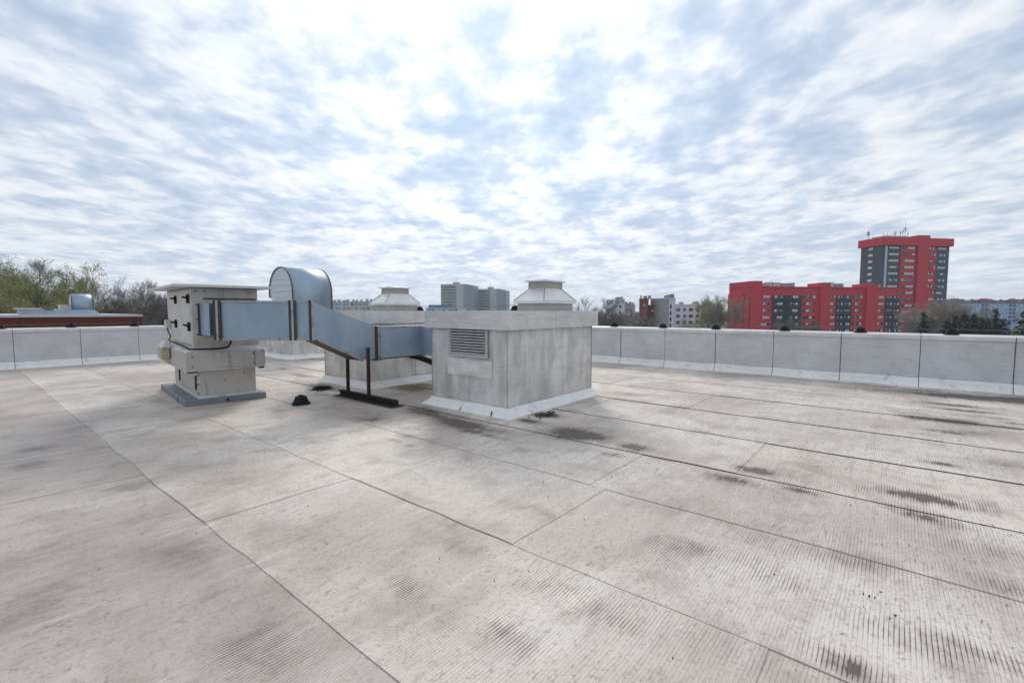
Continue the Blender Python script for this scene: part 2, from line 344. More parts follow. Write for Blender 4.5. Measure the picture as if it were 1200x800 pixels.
# stains and painted shade: (pixel x, pixel y, half length along the sheets, half width across, strength)
STAINS_SHADE = [(672, 509, .42, .30, 1.0), (742, 525, .22, .16, .85), (716, 533, .16, .10, .7), (640, 487, .30, .16, .95), (618, 494, .3, .14, .8),
          (540, 497, .75, .22, .95), (500, 484, .6, .24, .9), (560, 508, .5, .10, .75), (440, 492, .7, .34, .55), (480, 512, .4, .12, .45),  # wet brown stains plus painted shade, before the louvred housing and under the duct
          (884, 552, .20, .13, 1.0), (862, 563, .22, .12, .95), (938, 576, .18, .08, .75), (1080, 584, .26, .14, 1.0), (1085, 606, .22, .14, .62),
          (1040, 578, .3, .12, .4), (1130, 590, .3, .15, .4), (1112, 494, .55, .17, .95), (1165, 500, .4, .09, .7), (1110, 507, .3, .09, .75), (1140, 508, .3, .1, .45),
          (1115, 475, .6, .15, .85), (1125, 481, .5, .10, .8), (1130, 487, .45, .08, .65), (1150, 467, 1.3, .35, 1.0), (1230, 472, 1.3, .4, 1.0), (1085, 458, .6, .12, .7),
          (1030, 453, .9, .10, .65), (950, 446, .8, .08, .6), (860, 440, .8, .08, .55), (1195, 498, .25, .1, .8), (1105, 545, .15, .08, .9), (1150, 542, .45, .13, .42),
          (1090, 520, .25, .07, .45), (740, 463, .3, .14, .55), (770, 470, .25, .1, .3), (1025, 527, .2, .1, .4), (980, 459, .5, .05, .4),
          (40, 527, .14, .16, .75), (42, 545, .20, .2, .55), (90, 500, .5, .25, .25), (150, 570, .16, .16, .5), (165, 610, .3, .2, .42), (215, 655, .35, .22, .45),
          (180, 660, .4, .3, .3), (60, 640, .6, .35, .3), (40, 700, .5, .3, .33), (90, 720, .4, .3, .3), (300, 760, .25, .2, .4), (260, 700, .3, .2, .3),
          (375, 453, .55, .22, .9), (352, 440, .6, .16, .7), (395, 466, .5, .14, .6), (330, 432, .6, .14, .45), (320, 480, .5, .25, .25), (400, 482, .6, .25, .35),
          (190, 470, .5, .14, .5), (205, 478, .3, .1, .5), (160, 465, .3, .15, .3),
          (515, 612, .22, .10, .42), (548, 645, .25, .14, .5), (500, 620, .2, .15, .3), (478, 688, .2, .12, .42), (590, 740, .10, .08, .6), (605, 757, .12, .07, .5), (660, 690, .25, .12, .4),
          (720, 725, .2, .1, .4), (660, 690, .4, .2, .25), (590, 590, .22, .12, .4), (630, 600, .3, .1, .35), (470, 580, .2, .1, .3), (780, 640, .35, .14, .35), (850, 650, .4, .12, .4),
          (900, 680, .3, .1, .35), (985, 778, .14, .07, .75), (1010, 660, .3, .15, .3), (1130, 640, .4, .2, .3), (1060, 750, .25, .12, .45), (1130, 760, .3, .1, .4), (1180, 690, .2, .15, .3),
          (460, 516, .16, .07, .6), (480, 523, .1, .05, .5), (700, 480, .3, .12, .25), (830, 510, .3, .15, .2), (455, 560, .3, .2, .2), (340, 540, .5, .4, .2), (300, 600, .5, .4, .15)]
ST = [(on_roof(a, b_), l, w_, k) for a, b_, l, w_, k in STAINS_SHADE]
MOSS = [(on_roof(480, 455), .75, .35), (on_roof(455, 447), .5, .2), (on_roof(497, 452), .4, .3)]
def stain_shade_at(x, y):
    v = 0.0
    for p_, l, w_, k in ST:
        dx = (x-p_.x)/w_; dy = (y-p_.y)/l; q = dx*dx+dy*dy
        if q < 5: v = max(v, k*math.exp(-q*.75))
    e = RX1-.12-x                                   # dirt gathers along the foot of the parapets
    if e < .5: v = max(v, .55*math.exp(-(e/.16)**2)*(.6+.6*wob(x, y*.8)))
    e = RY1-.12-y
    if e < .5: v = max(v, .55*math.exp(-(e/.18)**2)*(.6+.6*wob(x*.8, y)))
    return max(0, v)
def moss_at(x, y):
    return max(math.exp(-(((x-p_.x)/w_)**2+((y-p_.y)/l)**2)) for p_, l, w_ in MOSS)
def rib_at(x, y):
    q = (x*.772+y*.636)                             # ribs are worn flat towards the middle of the roof
    r = .55+.5*wob(x*.5, y*.35, 4.0) + .35*max(0, min(1, (2.2-y)/3.0)) - .2*max(0, min(1, (y-5)/3))
    return max(0.05, min(1, r))
SEAMS = [-3.85, -2.6, -1.35, -.08, 1.15, 2.38, 3.68, 4.84, 6.2, 7.62, 9.14, 10.55, 11.85, 12.95]
ENDS = {3: [-3, 1.3, 5.6, 7.1, 10.1, 13.4], 4: [-2, .4, 3.95, 7.9, 13.0], 5: [-3.2, 1.95, 8.6, 14.2], 6: [-1.5, 2.1, 7.2, 12.5], 7: [1.15, 8.0, 13.0], 8: [-3, 3.9, 9.2, 15],
        9: [-.5, 2.57, 8.7, 13.5], 10: [-2.7, 4.8, 11.3], 11: [-4, .9, 7.4, 12.8], 12: [.38, 1.8, 5.7, 11.6], 2: [0, 6, 12], 1: [-2, 4, 10], 0: [1, 7, 13]}
LAP = [.006, .006, .006, .006, .0055, .0055, .0055, .0085, .0095, .0095, .0085, .006, .005]
rnd = random.Random(5)
for ci in range(len(SEAMS)-1):
    xa, xb = SEAMS[ci], SEAMS[ci+1]
    ys = [-6.0] + sorted(ENDS.get(ci, [])) + [RY1]
    for k in range(len(ys)-1):
        ya, yb = ys[k], ys[k+1] + (.03 if k < len(ys)-2 else 0)
        if yb-ya < .2: continue
        step = .07 if xa > -.2 else .3
        nu = max(4, int((xb-xa)/step)); nv = max(4, int((yb-ya)/step)); vs = []; att = []; mo = []; rb = []
        for j in range(nv+1):
            for i in range(nu+1):
                a, bq = i/nu, j/nv; y = ya+(yb-ya)*bq
                left = xa + .022*wob(y*.9, xa*5) + .012*wob(y*3.1, xa*3); right = xb + .05
                x = left + (right-left)*a
                if ci == len(SEAMS)-2: x = min(x, xb)
                yy = y + (.012*wob(x*3, ys[k]*7) if j == 0 else 0)
                z = .0035 + LAP[ci]*(1-a) + .0035*max(0, 1-bq*1.01) + .0012*wob(x*1.1, y*1.1, 2.0)
                vs.append((x, yy, max(.002, z))); att.append(stain_shade_at(x, yy)); mo.append(moss_at(x, yy)); 
                dl = x-left; dr_ = right-.05-x; rv = rib_at(x, yy)      # smooth margin along the lap, deep dirty grooves just inside it
                rv = rv*max(0, min(1, (dl-.05)/.06))*max(0, min(1, (dr_+.01)/.05)) + .75*math.exp(-((dl-.2)/.09)**2)*max(0, .35+.9*wob(x*.3, y*.55, 9.0)); rb.append(rv)
        mb = MB(); n1_ = nu+1
        mb.add(vs, [(j*n1_+i, j*n1_+i+1, (j+1)*n1_+i+1, (j+1)*n1_+i) for j in range(nv) for i in range(nu)])
        ring = [i for i in range(nu)] + [j*n1_+nu for j in range(nv)] + [nv*n1_+i for i in range(nu, 0, -1)] + [j*n1_ for j in range(nv, 0, -1)]
        kk = len(mb.v); mb.add([vs[i] for i in ring] + [(vs[i][0], vs[i][1], 0.0005) for i in ring], [])
        for q in range(len(ring)):
            q2 = (q+1) % len(ring); mb.f.append((kk+q2, kk+q, kk+len(ring)+q, kk+len(ring)+q2)); mb.m.append(1)
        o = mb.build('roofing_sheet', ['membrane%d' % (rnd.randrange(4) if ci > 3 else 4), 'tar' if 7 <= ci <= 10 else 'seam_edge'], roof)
        for nm, dat in (('stain_shade', att), ('moss', mo), ('rib', rb)):
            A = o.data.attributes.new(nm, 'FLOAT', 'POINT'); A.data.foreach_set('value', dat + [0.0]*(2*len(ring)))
        o.data.polygons.foreach_set('use_smooth', [i < nu*nv for i in range(len(o.data.polygons))])

# ------------------------------------------------------------------ parapets
def parapet(name, label, p0, du, length, phase, joint=1.365, joint_seals=False):
    """wall along du from p0; its inside face looks to the left of du"""
    rz = math.atan2(du[1], du[0]); e = empty('parapet_wall', p0, rz, label, 'parapet')
    MB().box(0, length, -.40, -.03, 0, 1.06).build('core', 'bitumen', e)
    x = -phase; k = 0
    while x < length:
        a, b_ = max(0, x)+.006, min(length, x+joint)-.006; x += joint; k += 1
        if b_-a < .1: continue
        sheet((b_, 0, .10), (a-b_, 0, 0), (0, 0, .93), 12, 8, .010, k*1.7+p0[0], .028).build('panel', 'silver_parapet', e, smooth=True)
        # base flashing, bent out on to the roof
        m = MB(); n = 10
        for i in range(n+1):
            xx = a + (b_-a)*i/n; h = .195+.02*wob(xx*1.1+k, p0[1]); o_ = .135+.015*wob(xx*1.7, k)
            m.v += [(xx, .012, h), (xx, .026, h-.03), (xx, .05, .09), (xx, o_*.75, .035), (xx, o_, .017), (xx, o_, .001)]
        for i in range(n):
            for j in range(5): m.f.append((i*6+j, i*6+j+1, (i+1)*6+j+1, (i+1)*6+j)); m.m.append(0)
        m.build('flashing', 'flashing_white', e, smooth=False)
        z = 1.06+.006*wob(x, 3.3)
        MB().add([(a, .030, z-.055), (b_, .030, z-.055), (a, .030, z+.022), (b_, .030, z+.022), (a, -.02, z+.034), (b_, -.02, z+.034), (a, -.44, z+.052), (b_, -.44, z+.052), (a, -.44, z-.08), (b_, -.44, z-.08), (a, .004, z-.055), (b_, .004, z-.055)],
                 [(1, 0, 2, 3), (3, 2, 4, 5), (5, 4, 6, 7), (7, 6, 8, 9), (0, 1, 11, 10), (0, 10, 8, 6, 4, 2), (1, 3, 5, 7, 9, 11)]).build('coping', 'silver_cap', e)
        if joint_seals and k % 2 == 0: MB().box(b_+.001, b_+.011, -.02, .010, .2, 1.02).build('joint_seal', 'tar', e)
    return e
parapet('parapet_wall', 'silver felt parapet wall in line with the red blocks behind it', (RX1, -6.6, 0), (0, 1), 25.2, .65, joint_seals=True)
parapet('parapet_wall', 'silver felt parapet wall in front of the neighbouring dark red roof edge', (RX1, RY1, 0), (-1, 0), 20.0, .45)

# lightning conductor: black holder blocks and a thin wire
def holder(loc, label, group, s=1.0, rz=0.0):
    e = empty('wire_holder', loc, rz, label, 'wire holder', group)
    m = MB(); sg = 8
    for r_, z in ((.125, 0), (.125, .014), (.108, .02), (.076, .10), (.068, .106)):
        m.v += [(s*r_*math.cos(2*math.pi*i/sg), s*r_*math.sin(2*math.pi*i/sg), s*z) for i in range(sg)]
    for j in range(4): m.f += [(j*sg+i, j*sg+(i+1) % sg, (j+1)*sg+(i+1) % sg, (j+1)*sg+i) for i in range(sg)]; m.m += [0]*sg
    m.f.append(tuple(4*sg+i for i in range(sg))); m.m.append(0)
    m.build('block', 'black_plastic', e)
    U_ = [(-.035, .102), (.035, .102), (.035, .122), (.015, .122), (.015, .112), (-.015, .112), (-.015, .122), (-.035, .122)]
    m = MB(); m.v = [(x*s, y*s, z*s) for x in (-.02, .02) for y, z in U_]; m.f = [tuple(reversed(range(8))), tuple(range(8, 16))] + [(i, (i+1) % 8, 8+(i+1) % 8, 8+i) for i in range(8)]; m.m = [0]*10
    m.build('clip', 'black_plastic', e)
    return e
ZC = 1.108
yy = [-3.9, -2.4, -.9, .61, 2.12, 3.74, 5.2, 6.75, 8.3, 9.8]
for y in yy: holder((RX1+.25, y, ZC-.004), 'black wire holder block on the parapet coping in line with the red blocks', 'holders on the parapet by the red blocks')
xx = [-2.2, -.65, .9, 2.33, 3.81, 5.3, 6.8]
for x in xx: holder((x, RY1+.25, ZC-.004), 'black wire holder block on the parapet coping below the dark red roof edge', 'holders on the parapet by the red roof edge')
def wire(pts, label):
    o = MB().tube(pts, .0045, 5).build('lightning_wire', 'wire'); tag(o, label, 'wire')
def sagged(pts, s=.012):
    out = []
    for a, b_ in zip(pts[:-1], pts[1:]):
        a, b_ = Vector(a), Vector(b_)
        for i in range(6): q = i/6; out.append(a.lerp(b_, q) - Vector((0, 0, s*4*q*(1-q))))
    return out + [Vector(pts[-1])]
wire(sagged([(RX1+.25, y, ZC+.112) for y in [-6.5]+yy+[14, 18.5]]), 'thin lightning wire along the parapet coping before the red blocks')
wire(sagged([(x, RY1+.25, ZC+.112) for x in [-6.5]+xx+[10, 12.9]]), 'thin lightning wire along the parapet coping below the dark red roof edge')

# ------------------------------------------------------------------ housings wrapped in silver felt
def housing(name, label, x0, x1, y0, y1, capo=.085, h=1.592, capz=1.315, foot=.145, louvre=None, capjoint=(), joints=()):
    """x0..y1 are the wall faces; returns the Empty at the centre of its foot"""
    cx, cy = (x0+x1)/2, (y0+y1)/2; e = empty(name, (cx, cy, 0), 0, label, 'roof housing')
    a, b_, c_, d_ = x0-cx, x1-cx, y0-cy, y1-cy
    MB().box(a+.03, b_-.03, c_+.03, d_-.03, .004, capz+.05).build('core', 'bitumen', e)
    sd_ = hash_(name+label)
    z0, z1 = .09, capz+.03
    for (o_, du) in (((a, d_-.004, z0), (0, c_-d_+.008, 0)), ((b_, c_+.004, z0), (0, d_-c_-.008, 0))):
        sheet(o_, du, (0, 0, z1-z0), 16, 12, .010, sd_+o_[0], .02).build('wall_sheet', 'silver_box', e, smooth=True)
    for (o_, du) in (((a+.004, c_, z0), (b_-a-.008, 0, 0)), ((b_-.004, d_, z0), (a-b_+.008, 0, 0))):
        sheet(o_, du, (0, 0, z1-z0), 18, 12, .010, sd_+o_[1]+5, .02).build('wall_sheet', 'silver_box', e, smooth=True)
    for (x, y) in ((a, c_), (b_, c_), (a, d_), (b_, d_)):
        s1, s2 = (1 if x > 0 else -1), (1 if y > 0 else -1)
        MB().box(min(x, x+s1*.008)-.0, max(x, x+s1*.008), y-.006, y+.006, .13, z1-.01).build('corner_strip', 'vent_dull', e)
    # cap: fascia sheets and top
    A, B, C_, D = a-capo, b_+capo, c_-capo, d_+capo
    MB().box(A+.02, B-.02, C_+.02, D-.02, capz+.02, h-.012).build('cap_core', 'bitumen', e)
    def fascia(p, q, n):
        p, q = Vector(p), Vector(q); cuts = [0]+list(n)+[1]
        for i in range(len(cuts)-1):
            u0, u1 = p.lerp(q, cuts[i]), p.lerp(q, cuts[i+1]); dr = (q-p).normalized()*.003
            sheet((u0.x+dr.x, u0.y+dr.y, capz+.006*wob(u0.x*3, u0.y*3)), u1-u0-2*dr, (0, 0, h-capz), 12, 4, .012, sd_+i*3+u0.x, .018, 2.3).build('cap_sheet', 'silver_cap', e, smooth=True)
    fascia((A, D, 0), (A, C_, 0), ()); fascia((A, C_, 0), (B, C_, 0), capjoint); fascia((B, C_, 0), (B, D, 0), ()); fascia((B, D, 0), (A, D, 0), (.5,))
    MB().box(A+.001, B-.001, C_+.001, D-.001, h-.004, h+.006).build('cap_top', 'silver_cap', e)
    # base flashing: four bent strips, mitred at the corners
    for (p, q, n) in (((a, d_), (a, c_), (-1, 0)), ((a, c_), (b_, c_), (0, -1)), ((b_, c_), (b_, d_), (1, 0)), ((b_, d_), (a, d_), (0, 1))):
        m = MB(); k = 12; t = Vector((q[0]-p[0], q[1]-p[1], 0)).normalized()
        for i in range(k+1):
            f = i/k; bx = p[0]+(q[0]-p[0])*f; by = p[1]+(q[1]-p[1])*f; mit = (f*2-1)
            hh = .145+.012*wob(bx*4+sd_, by*4)
            for off, z in ((.012, hh), (.022, hh-.02), (foot*.35, .085), (foot*.8, .04), (foot*(1+.06*wob(bx*3, by*3, sd_)), .020), (foot, .001)):
                ext = off if i in (0, k) else 0
                sgn = -1 if i == 0 else 1
                m.v.append((bx+n[0]*off+t.x*ext*sgn, by+n[1]*off+t.y*ext*sgn, z))
        for i in range(k):
            for j in range(5): m.f.append((i*6+j, i*6+j+1, (i+1)*6+j+1, (i+1)*6+j)); m.m.append(0)
        m.build('flashing', 'flashing_white', e)
    return e, a, b_, c_, d_
def hash_(s): return (sum(ord(ch)*(i+1) for i, ch in enumerate(s)) % 97)*.37

h1_, a, b_, c_, d_ = housing('roof_housing', 'large silver roof housing with a grey louvre grille in its side', 5.255, 7.72, 4.42, 6.10, capjoint=(.47,))
# louvre grille in the near side wall (normal -X), with a patch of felt under it
cx, cy = (5.255+7.72)/2, (4.42+6.10)/2
ly0, ly1, lz0, lz1 = 4.79-cy, 5.655-cy, .865, 1.335
lv = MB().box(a-.006, a+.004, ly0+.02, ly1-.02, lz0+.02, lz1-.02).build('louvre', 'dark_hole', h1_)
fr = MB(); w_ = .045
fr.box(a-.045, a-.007, ly0, ly0+w_, lz0, lz1-.001).box(a-.045, a-.007, ly1-w_, ly1, lz0, lz1-.001).box(a-.045, a-.007, ly0+w_, ly1-w_, lz0, lz0+w_).box(a-.045, a-.007, ly0+w_, ly1-w_, lz1-.03, lz1-.001)
fr.build('frame', 'louvre_grey', lv, bevel=.004)
ns = 9
for i in range(ns):
    z = lz0+w_+ (lz1-.03-lz0-w_)*(i+.5)/ns
    MB().add([(a-.043, ly0+w_, z-.016), (a-.043, ly1-w_, z-.016), (a-.022, ly1-w_, z-.004), (a-.022, ly0+w_, z-.004), (a-.043, ly0+w_, z+.006), (a-.043, ly1-w_, z+.006), (a-.022, ly1-w_, z+.010), (a-.022, ly0+w_, z+.010)],
             [(0, 1, 2, 3), (7, 6, 5, 4), (4, 5, 1, 0), (3, 2, 6, 7), (0, 3, 7, 4), (1, 5, 6, 2)]).build('slat', 'louvre_grey', lv)
sheet((a-.018, 5.70-cy, .56), (0, -.98, 0), (0, 0, .27), 16, 8, .028, 8.8, .022, 4.5).build('patch_sheet', 'vent_metal', h1_, smooth=True)
MB().tube([(a-.145, 5.3-cy, .022), (a-.07, 5.31-cy, .06)], .012, 5).build('tar_patch', 'tar', h1_)
MB().tube([(a-.145, 4.62-cy, .022), (a-.08, 4.66-cy, .075)], .012, 5).build('tar_patch', 'tar', h1_)

h2_, a2, b2, c2, d2 = housing('roof_housing', 'silver roof housing behind the bend of the blue metal duct', 5.42, 7.85, 8.28, 9.98, capo=.09, capz=1.335, capjoint=(.62,))
sheet((a2+1.22, c2-.012, .17), (1.15, 0, 0), (0, 0, 1.15), 10, 8, .008, 2.2, .012).build('cover_sheet', 'silver_box', h2_, smooth=True)
h3_, a3, b3, c3, d3 = housing('roof_housing', 'silver roof housing carrying the curved metal hood', 7.12, 8.72, 15.2, 17.15, capo=.07)

def roof_vent(label, cx, cy, sx, sy, z):
    e = empty('roof_vent', (cx, cy, z), 0, label, 'roof vent')
    MB().box(-sx*.44, sx*.44, -sy*.44, sy*.44, 0, .135).build('collar', 'vent_dull', e, bevel=.006)
    MB().box(-sx*.5, sx*.5, -sy*.5, sy*.5, .13, .185).build('rim', 'vent_metal', e, bevel=.006)
    MB().frustum(-sx*.495, sx*.495, -sy*.495, sy*.495, .184, -sx*.26, sx*.26, -sy*.26, sy*.26, .40).build('hood', 'vent_metal', e)
    for q in ((-1, -1), (1, -1), (-1, 1), (1, 1)):
        MB().tube([(q[0]*sx*.495, q[1]*sy*.495, .186), (q[0]*sx*.26, q[1]*sy*.26, .40), (q[0]*sx*.26, q[1]*sy*.26, .52)], .011, 5).build('seam_rib', 'vent_dull', e)
    MB().box(-sx*.258, sx*.258, -sy*.258, sy*.258, .398, .525).build('neck', 'vent_dull', e)
    MB().box(-sx*.25, sx*.25, -sy*.25-.004, sy*.25+.004, .47, .515).box(-sx*.25-.004, sx*.25+.004, -sy*.25, sy*.25, .472, .513).build('neck_band', 'vent_metal', e)
    MB().box(-sx*.315, sx*.315, -sy*.33, sy*.33, .524, .55).frustum(-sx*.315, sx*.315, -sy*.33, sy*.33, .5501, -sx*.1, sx*.1, -sy*.1, sy*.1, .565).build('top_plate', 'vent_metal', e)
    return e
roof_vent('square metal roof vent on the housing with the louvre grille', 7.08, 5.03, 1.06, .68, 1.597)
roof_vent('square metal roof vent on the housing behind the duct bend', 6.80, 9.20, 1.0, .62, 1.597)
holder((7.36, 5.98, 1.597), 'black wire holder block on top of the louvred housing', None, .9)
holder((7.32, 8.95, 1.597), 'black wire holder block on top of the housing behind the duct', None, .9)
pa = on_roof(353, 474); holder((pa.x, pa.y, .014), 'black wire holder block standing alone on the roofing felt', None, 1.25)
wire(sagged([(7.36, 5.98, 1.72), (7.4, 7.4, 1.71), (7.32, 8.95, 1.72)], .03), 'thin lightning wire strung between two silver housings')
# black pipe elbow sticking out of the second housing
o = MB().tube([(6.5, 8.27, .60), (6.5, 8.16, .60), (6.53, 8.08, .585), (6.62, 8.0, .545), (6.78, 7.9, .47)], [.055, .055, .06, .06, .06], 12).tube([(6.76, 7.915, .482), (6.80, 7.885, .463)], .075, 12).build('pipe_elbow', 'black_plastic')
tag(o, 'black pipe elbow jutting from the silver housing under the duct', 'pipe')

# curved hood (gooseneck) on the third housing
def gooseneck(label, loc, w, rz, s=1.0, skirt=False):
    e = empty('curved_hood', loc, rz, label, 'vent hood')
    y0, y1, zt = 0.0, 1.75*s, 1.47*s                     # back of the neck at y0, mouth towards +y
    rr = .86*s; cyq, czq = y0+rr, zt-rr
    prof = [(y0, 0)] + [(cyq-rr*math.cos(q), czq+rr*math.sin(q)) for q in [math.pi*i/20*1.06 for i in range(21)]]
    mouth = prof[-1]; inner = [(y0+1.22*s, .28*s), (y0+1.22*s, 0)]
    outer = MB(); n = len(prof)
    for (y, z) in prof: outer.v += [(0, y, z), (w, y, z)]
    outer.f = [(2*i, 2*i+1, 2*i+3, 2*i+2) for i in range(n-1)]; outer.m = [0]*(n-1)
    o = outer.build('curved_sheet', 'galvanised', e, smooth=True); md = o.modifiers.new('t', 'SOLIDIFY'); md.thickness = .012
    for x, sg in ((.02, -1), (w-.02, 1)):
        ck = MB(); poly = prof + inner; k = len(poly)
        ck.v = [(x+sg*.004, y, z) for y, z in poly] + [(x-sg*.004, y, z) for y, z in poly]
        ck.f = [tuple(range(k)) if sg < 0 else tuple(reversed(range(k))), tuple(reversed(range(k, 2*k))) if sg < 0 else tuple(range(k, 2*k))]; ck.m = [0, 0]
        c = ck.build('cheek', 'galvanised_pale', e)
        for j in range(4):                                # stiffening beads rolled into the cheek
            z = (.45+.2*j)*s; ya = y0+.16*s; yb_ = y0+(1.35 if j else 1.2)*s
            MB().tube([(x+sg*.004, ya, z), (x+sg*.004, yb_, z)], .014, 6).build('bead', 'galvanised_pale', c)
        MB().tube([(x+sg*.022, y, z) for y, z in prof], .018, 6).build('edge_seam', 'angle_iron', e)
    inn = MB().add([(.03, inner[0][0], inner[0][1]), (w-.03, inner[0][0], inner[0][1]), (w-.03, inner[1][0], 0), (.03, inner[1][0], 0)], [(0, 1, 2, 3)]).build('throat_sheet', 'galvanised', e)
    inn.modifiers.new('t', 'SOLIDIFY').thickness = .01
    MB().add([(.03, mouth[0]-.03, mouth[1]+.03), (w-.03, mouth[0]-.03, mouth[1]+.03), (w-.03, inner[0][0], inner[0][1]), (.03, inner[0][0], inner[0][1])], [(0, 1, 2, 3)]).build('mesh_screen', 'dark_hole', e)
    if skirt: MB().frustum(-.55, w+.55, -.3, 1.6, -.5, -.02, w+.02, -.02, 1.25*s, .02).build('skirt', 'galvanised', e)
    return e
gooseneck('blue grey curved metal hood standing on the far silver housing', (7.22, 15.25, 1.598), 1.38, 0)

# ------------------------------------------------------------------ air handling unit
U0, UR = Vector((2.42, 8.98, 0)), R(-6)
un = empty('air_handling_unit', U0, UR, 'cream sheet metal air handling unit with flat lid and blue grey plinth', 'ventilation unit')
MB().box(0, 1.24, 0, 1.38, .004, .115).build('plinth', 'plinth', un, bevel=.012)
MB().box(.012, 1.228, 1.39, 2.52, .004, .108).build('plinth', 'plinth', un, bevel=.012)
MB().box(-.008, 0, .6, .625, .012, .1).build('plinth_joint', 'tar', un)
MB().tube([(.62, .004, .06), (.62, -.02, .06)], .022, 8).build('plug', 'black_plastic', un)
PX0, PX1, PY0, PY1 = .23, 1.09, .06, 2.32
lc = MB().box(PX0, PX1, PY0, PY1, .112, .60).build('lower_cabinet', 'cabinet', un, bevel=.008)
MB().box(PX0-.03, PX1+.03, PY0-.03, PY1+.03, .114, .15).build('base_angle', 'cabinet_light', un, bevel=.004)
for y in (.30, 1.75): MB().box(PX0-.012, PX0-.003, y, y+.10, .24, .47).build('slot', 'dark_hole', lc)
for (x, z) in ((.2, .2), (.2, .35), (.2, .5), (.9, .5), (.6, .4)): MB().tube([(x, PY0-.001, z), (x, PY0-.012, z)], .011, 7).build('bolt', 'angle_iron', lc)
for z in (.2, .36, .52): MB().tube([(PX0+.001, PY0+.07, z), (PX0-.012, PY0+.07, z)], .012, 7).build('bolt', 'angle_iron', lc)
# belt of the fan section, wider than the cabinets above and below
bl = MB().prism([(.04, -.06), (1.17, -.06), (1.25, .02), (1.25, 2.42), (.04, 2.42)], .612, .905).build('fan_section', 'cabinet', un, bevel=.008)
MB().frustum(.045, 1.24, -.05, 2.41, .908, .165, 1.16, .07, 2.38, .985).build('sloping_shoulder', 'cabinet_light', un)
MB().box(.025, 1.25, -.072, 2.43, .598, .614).build('lower_lip', 'cabinet_light', un)
MB().box(.05, .20, -.03, .05, .57, .598).build('bracket', 'black_plastic', un)
MB().box(1.13, 1.21, -.03, .05, .565, .598).build('bracket', 'black_plastic', un)
MB().box(1.05, 1.057, -.066, -.059, .63, .90).build('sheet_joint', 'angle_iron', bl)
for (x, z) in ((.12, .84), (.12, .67), (1.03, .84), (1.03, .67)): MB().tube([(x, -.059, z), (x, -.07, z)], .012, 7).build('bolt', 'angle_iron', bl)
MB().tube([(1.25, .3, .86), (1.29, .3, .86)], .04, 9).build('cable_gland', 'black_plastic', bl)
uc = MB().box(.17, 1.17, .08, 2.38, .96, 1.985).build('upper_cabinet', 'cabinet', un, bevel=.008)
dr = MB().box(.156, .169, .22, 2.30, 1.03, 1.96).build('access_door', 'cabinet_light', un, bevel=.004)
for y, z in ((.24, 1.80), (1.35, 1.80), (.24, 1.33), (1.40, 1.36)):
    hg = MB().box(.125, .155, y-.045, y+.045, z-.075, z+.075).build('latch', 'black_plastic', dr, bevel=.008)
    MB().tube([(.155, y, z+.02), (.11, y, z+.02), (.105, y+.03, z+.022), (.105, y+.2, z+.03)], .018, 7).build('lever', 'black_plastic', hg)
MB().box(.162, .1685, .09, .2, 1.0, 1.97).build('corner_post', 'cabinet_light', un)
for z in (1.2, 1.45, 1.7, 1.92): MB().tube([(.23, .081, z), (.23, .066, z)], .011, 7).build('bolt', 'angle_iron', uc)
for (x, z) in ((1.08, 1.92), (.36, 1.92)): MB().tube([(x, .081, z), (x, .068, z)], .011, 7).build('bolt', 'angle_iron', uc)
MB().box(.33, 1.14, .066, .079, 1.79, 1.815).build('door_rail', 'angle_iron', uc)
MB().add([(-.10, -.10, 1.99), (1.38, -.10, 1.99), (1.38, 2.58, 1.99), (-.10, 2.58, 1.99), (-.10, -.10, 2.03), (1.38, -.10, 2.03), (1.38, 2.58, 2.03), (-.10, 2.58, 2.03), (.35, .5, 2.075), (.85, .5, 2.075), (.85, 1.8, 2.075), (.35, 1.8, 2.075)],
         [(3, 2, 1, 0), (0, 1, 5, 4), (1, 2, 6, 5), (2, 3, 7, 6), (3, 0, 4, 7), (4, 5, 9, 8), (5, 6, 10, 9), (6, 7, 11, 10), (7, 4, 8, 11), (8, 9, 10, 11)]).build('lid', 'cabinet_light', un)
# isolator switch and motor box on the far end of the door side
MB().box(.07, .155, 1.98, 2.2, 1.27, 1.42).build('isolator', 'cast_box', un, bevel=.01)
MB().box(.05, .12, 2.24, 2.36, 1.31, 1.44).build('switch_knob', 'black_plastic', un, bevel=.01)
m = MB()
m.prism([(-.10, 1.42), (.035, 1.38), (.035, 1.9), (-.10, 1.86)], .70, .92).build('motor_box', 'cast_beige', un, bevel=.02)
MB().frustum(-.11, .06, 1.36, 1.92, .915, -.02, .06, 1.5, 1.8, 1.04).build('motor_cover', 'cast_box', un, bevel=.015)
MB().tube([(.10, 2.05, 1.28), (.09, 1.9, 1.2), (.11, 1.78, 1.12), (.08, 1.7, 1.06), (.03, 1.65, 1.02)], .011, 6).build('cable', 'black_plastic', un, smooth=True)
MB().tube([(.06, 1.5, 1.03), (.10, 1.0, 1.0), (.09, .2, .985), (.09, .02, .97), (.16, -.02, .965), (.5, -.01, .955), (.66, -.005, .975), (.70, -.0, 1.05), (.72, .06, 1.16)], .014, 6).build('conduit', 'black_plastic', un, smooth=True)

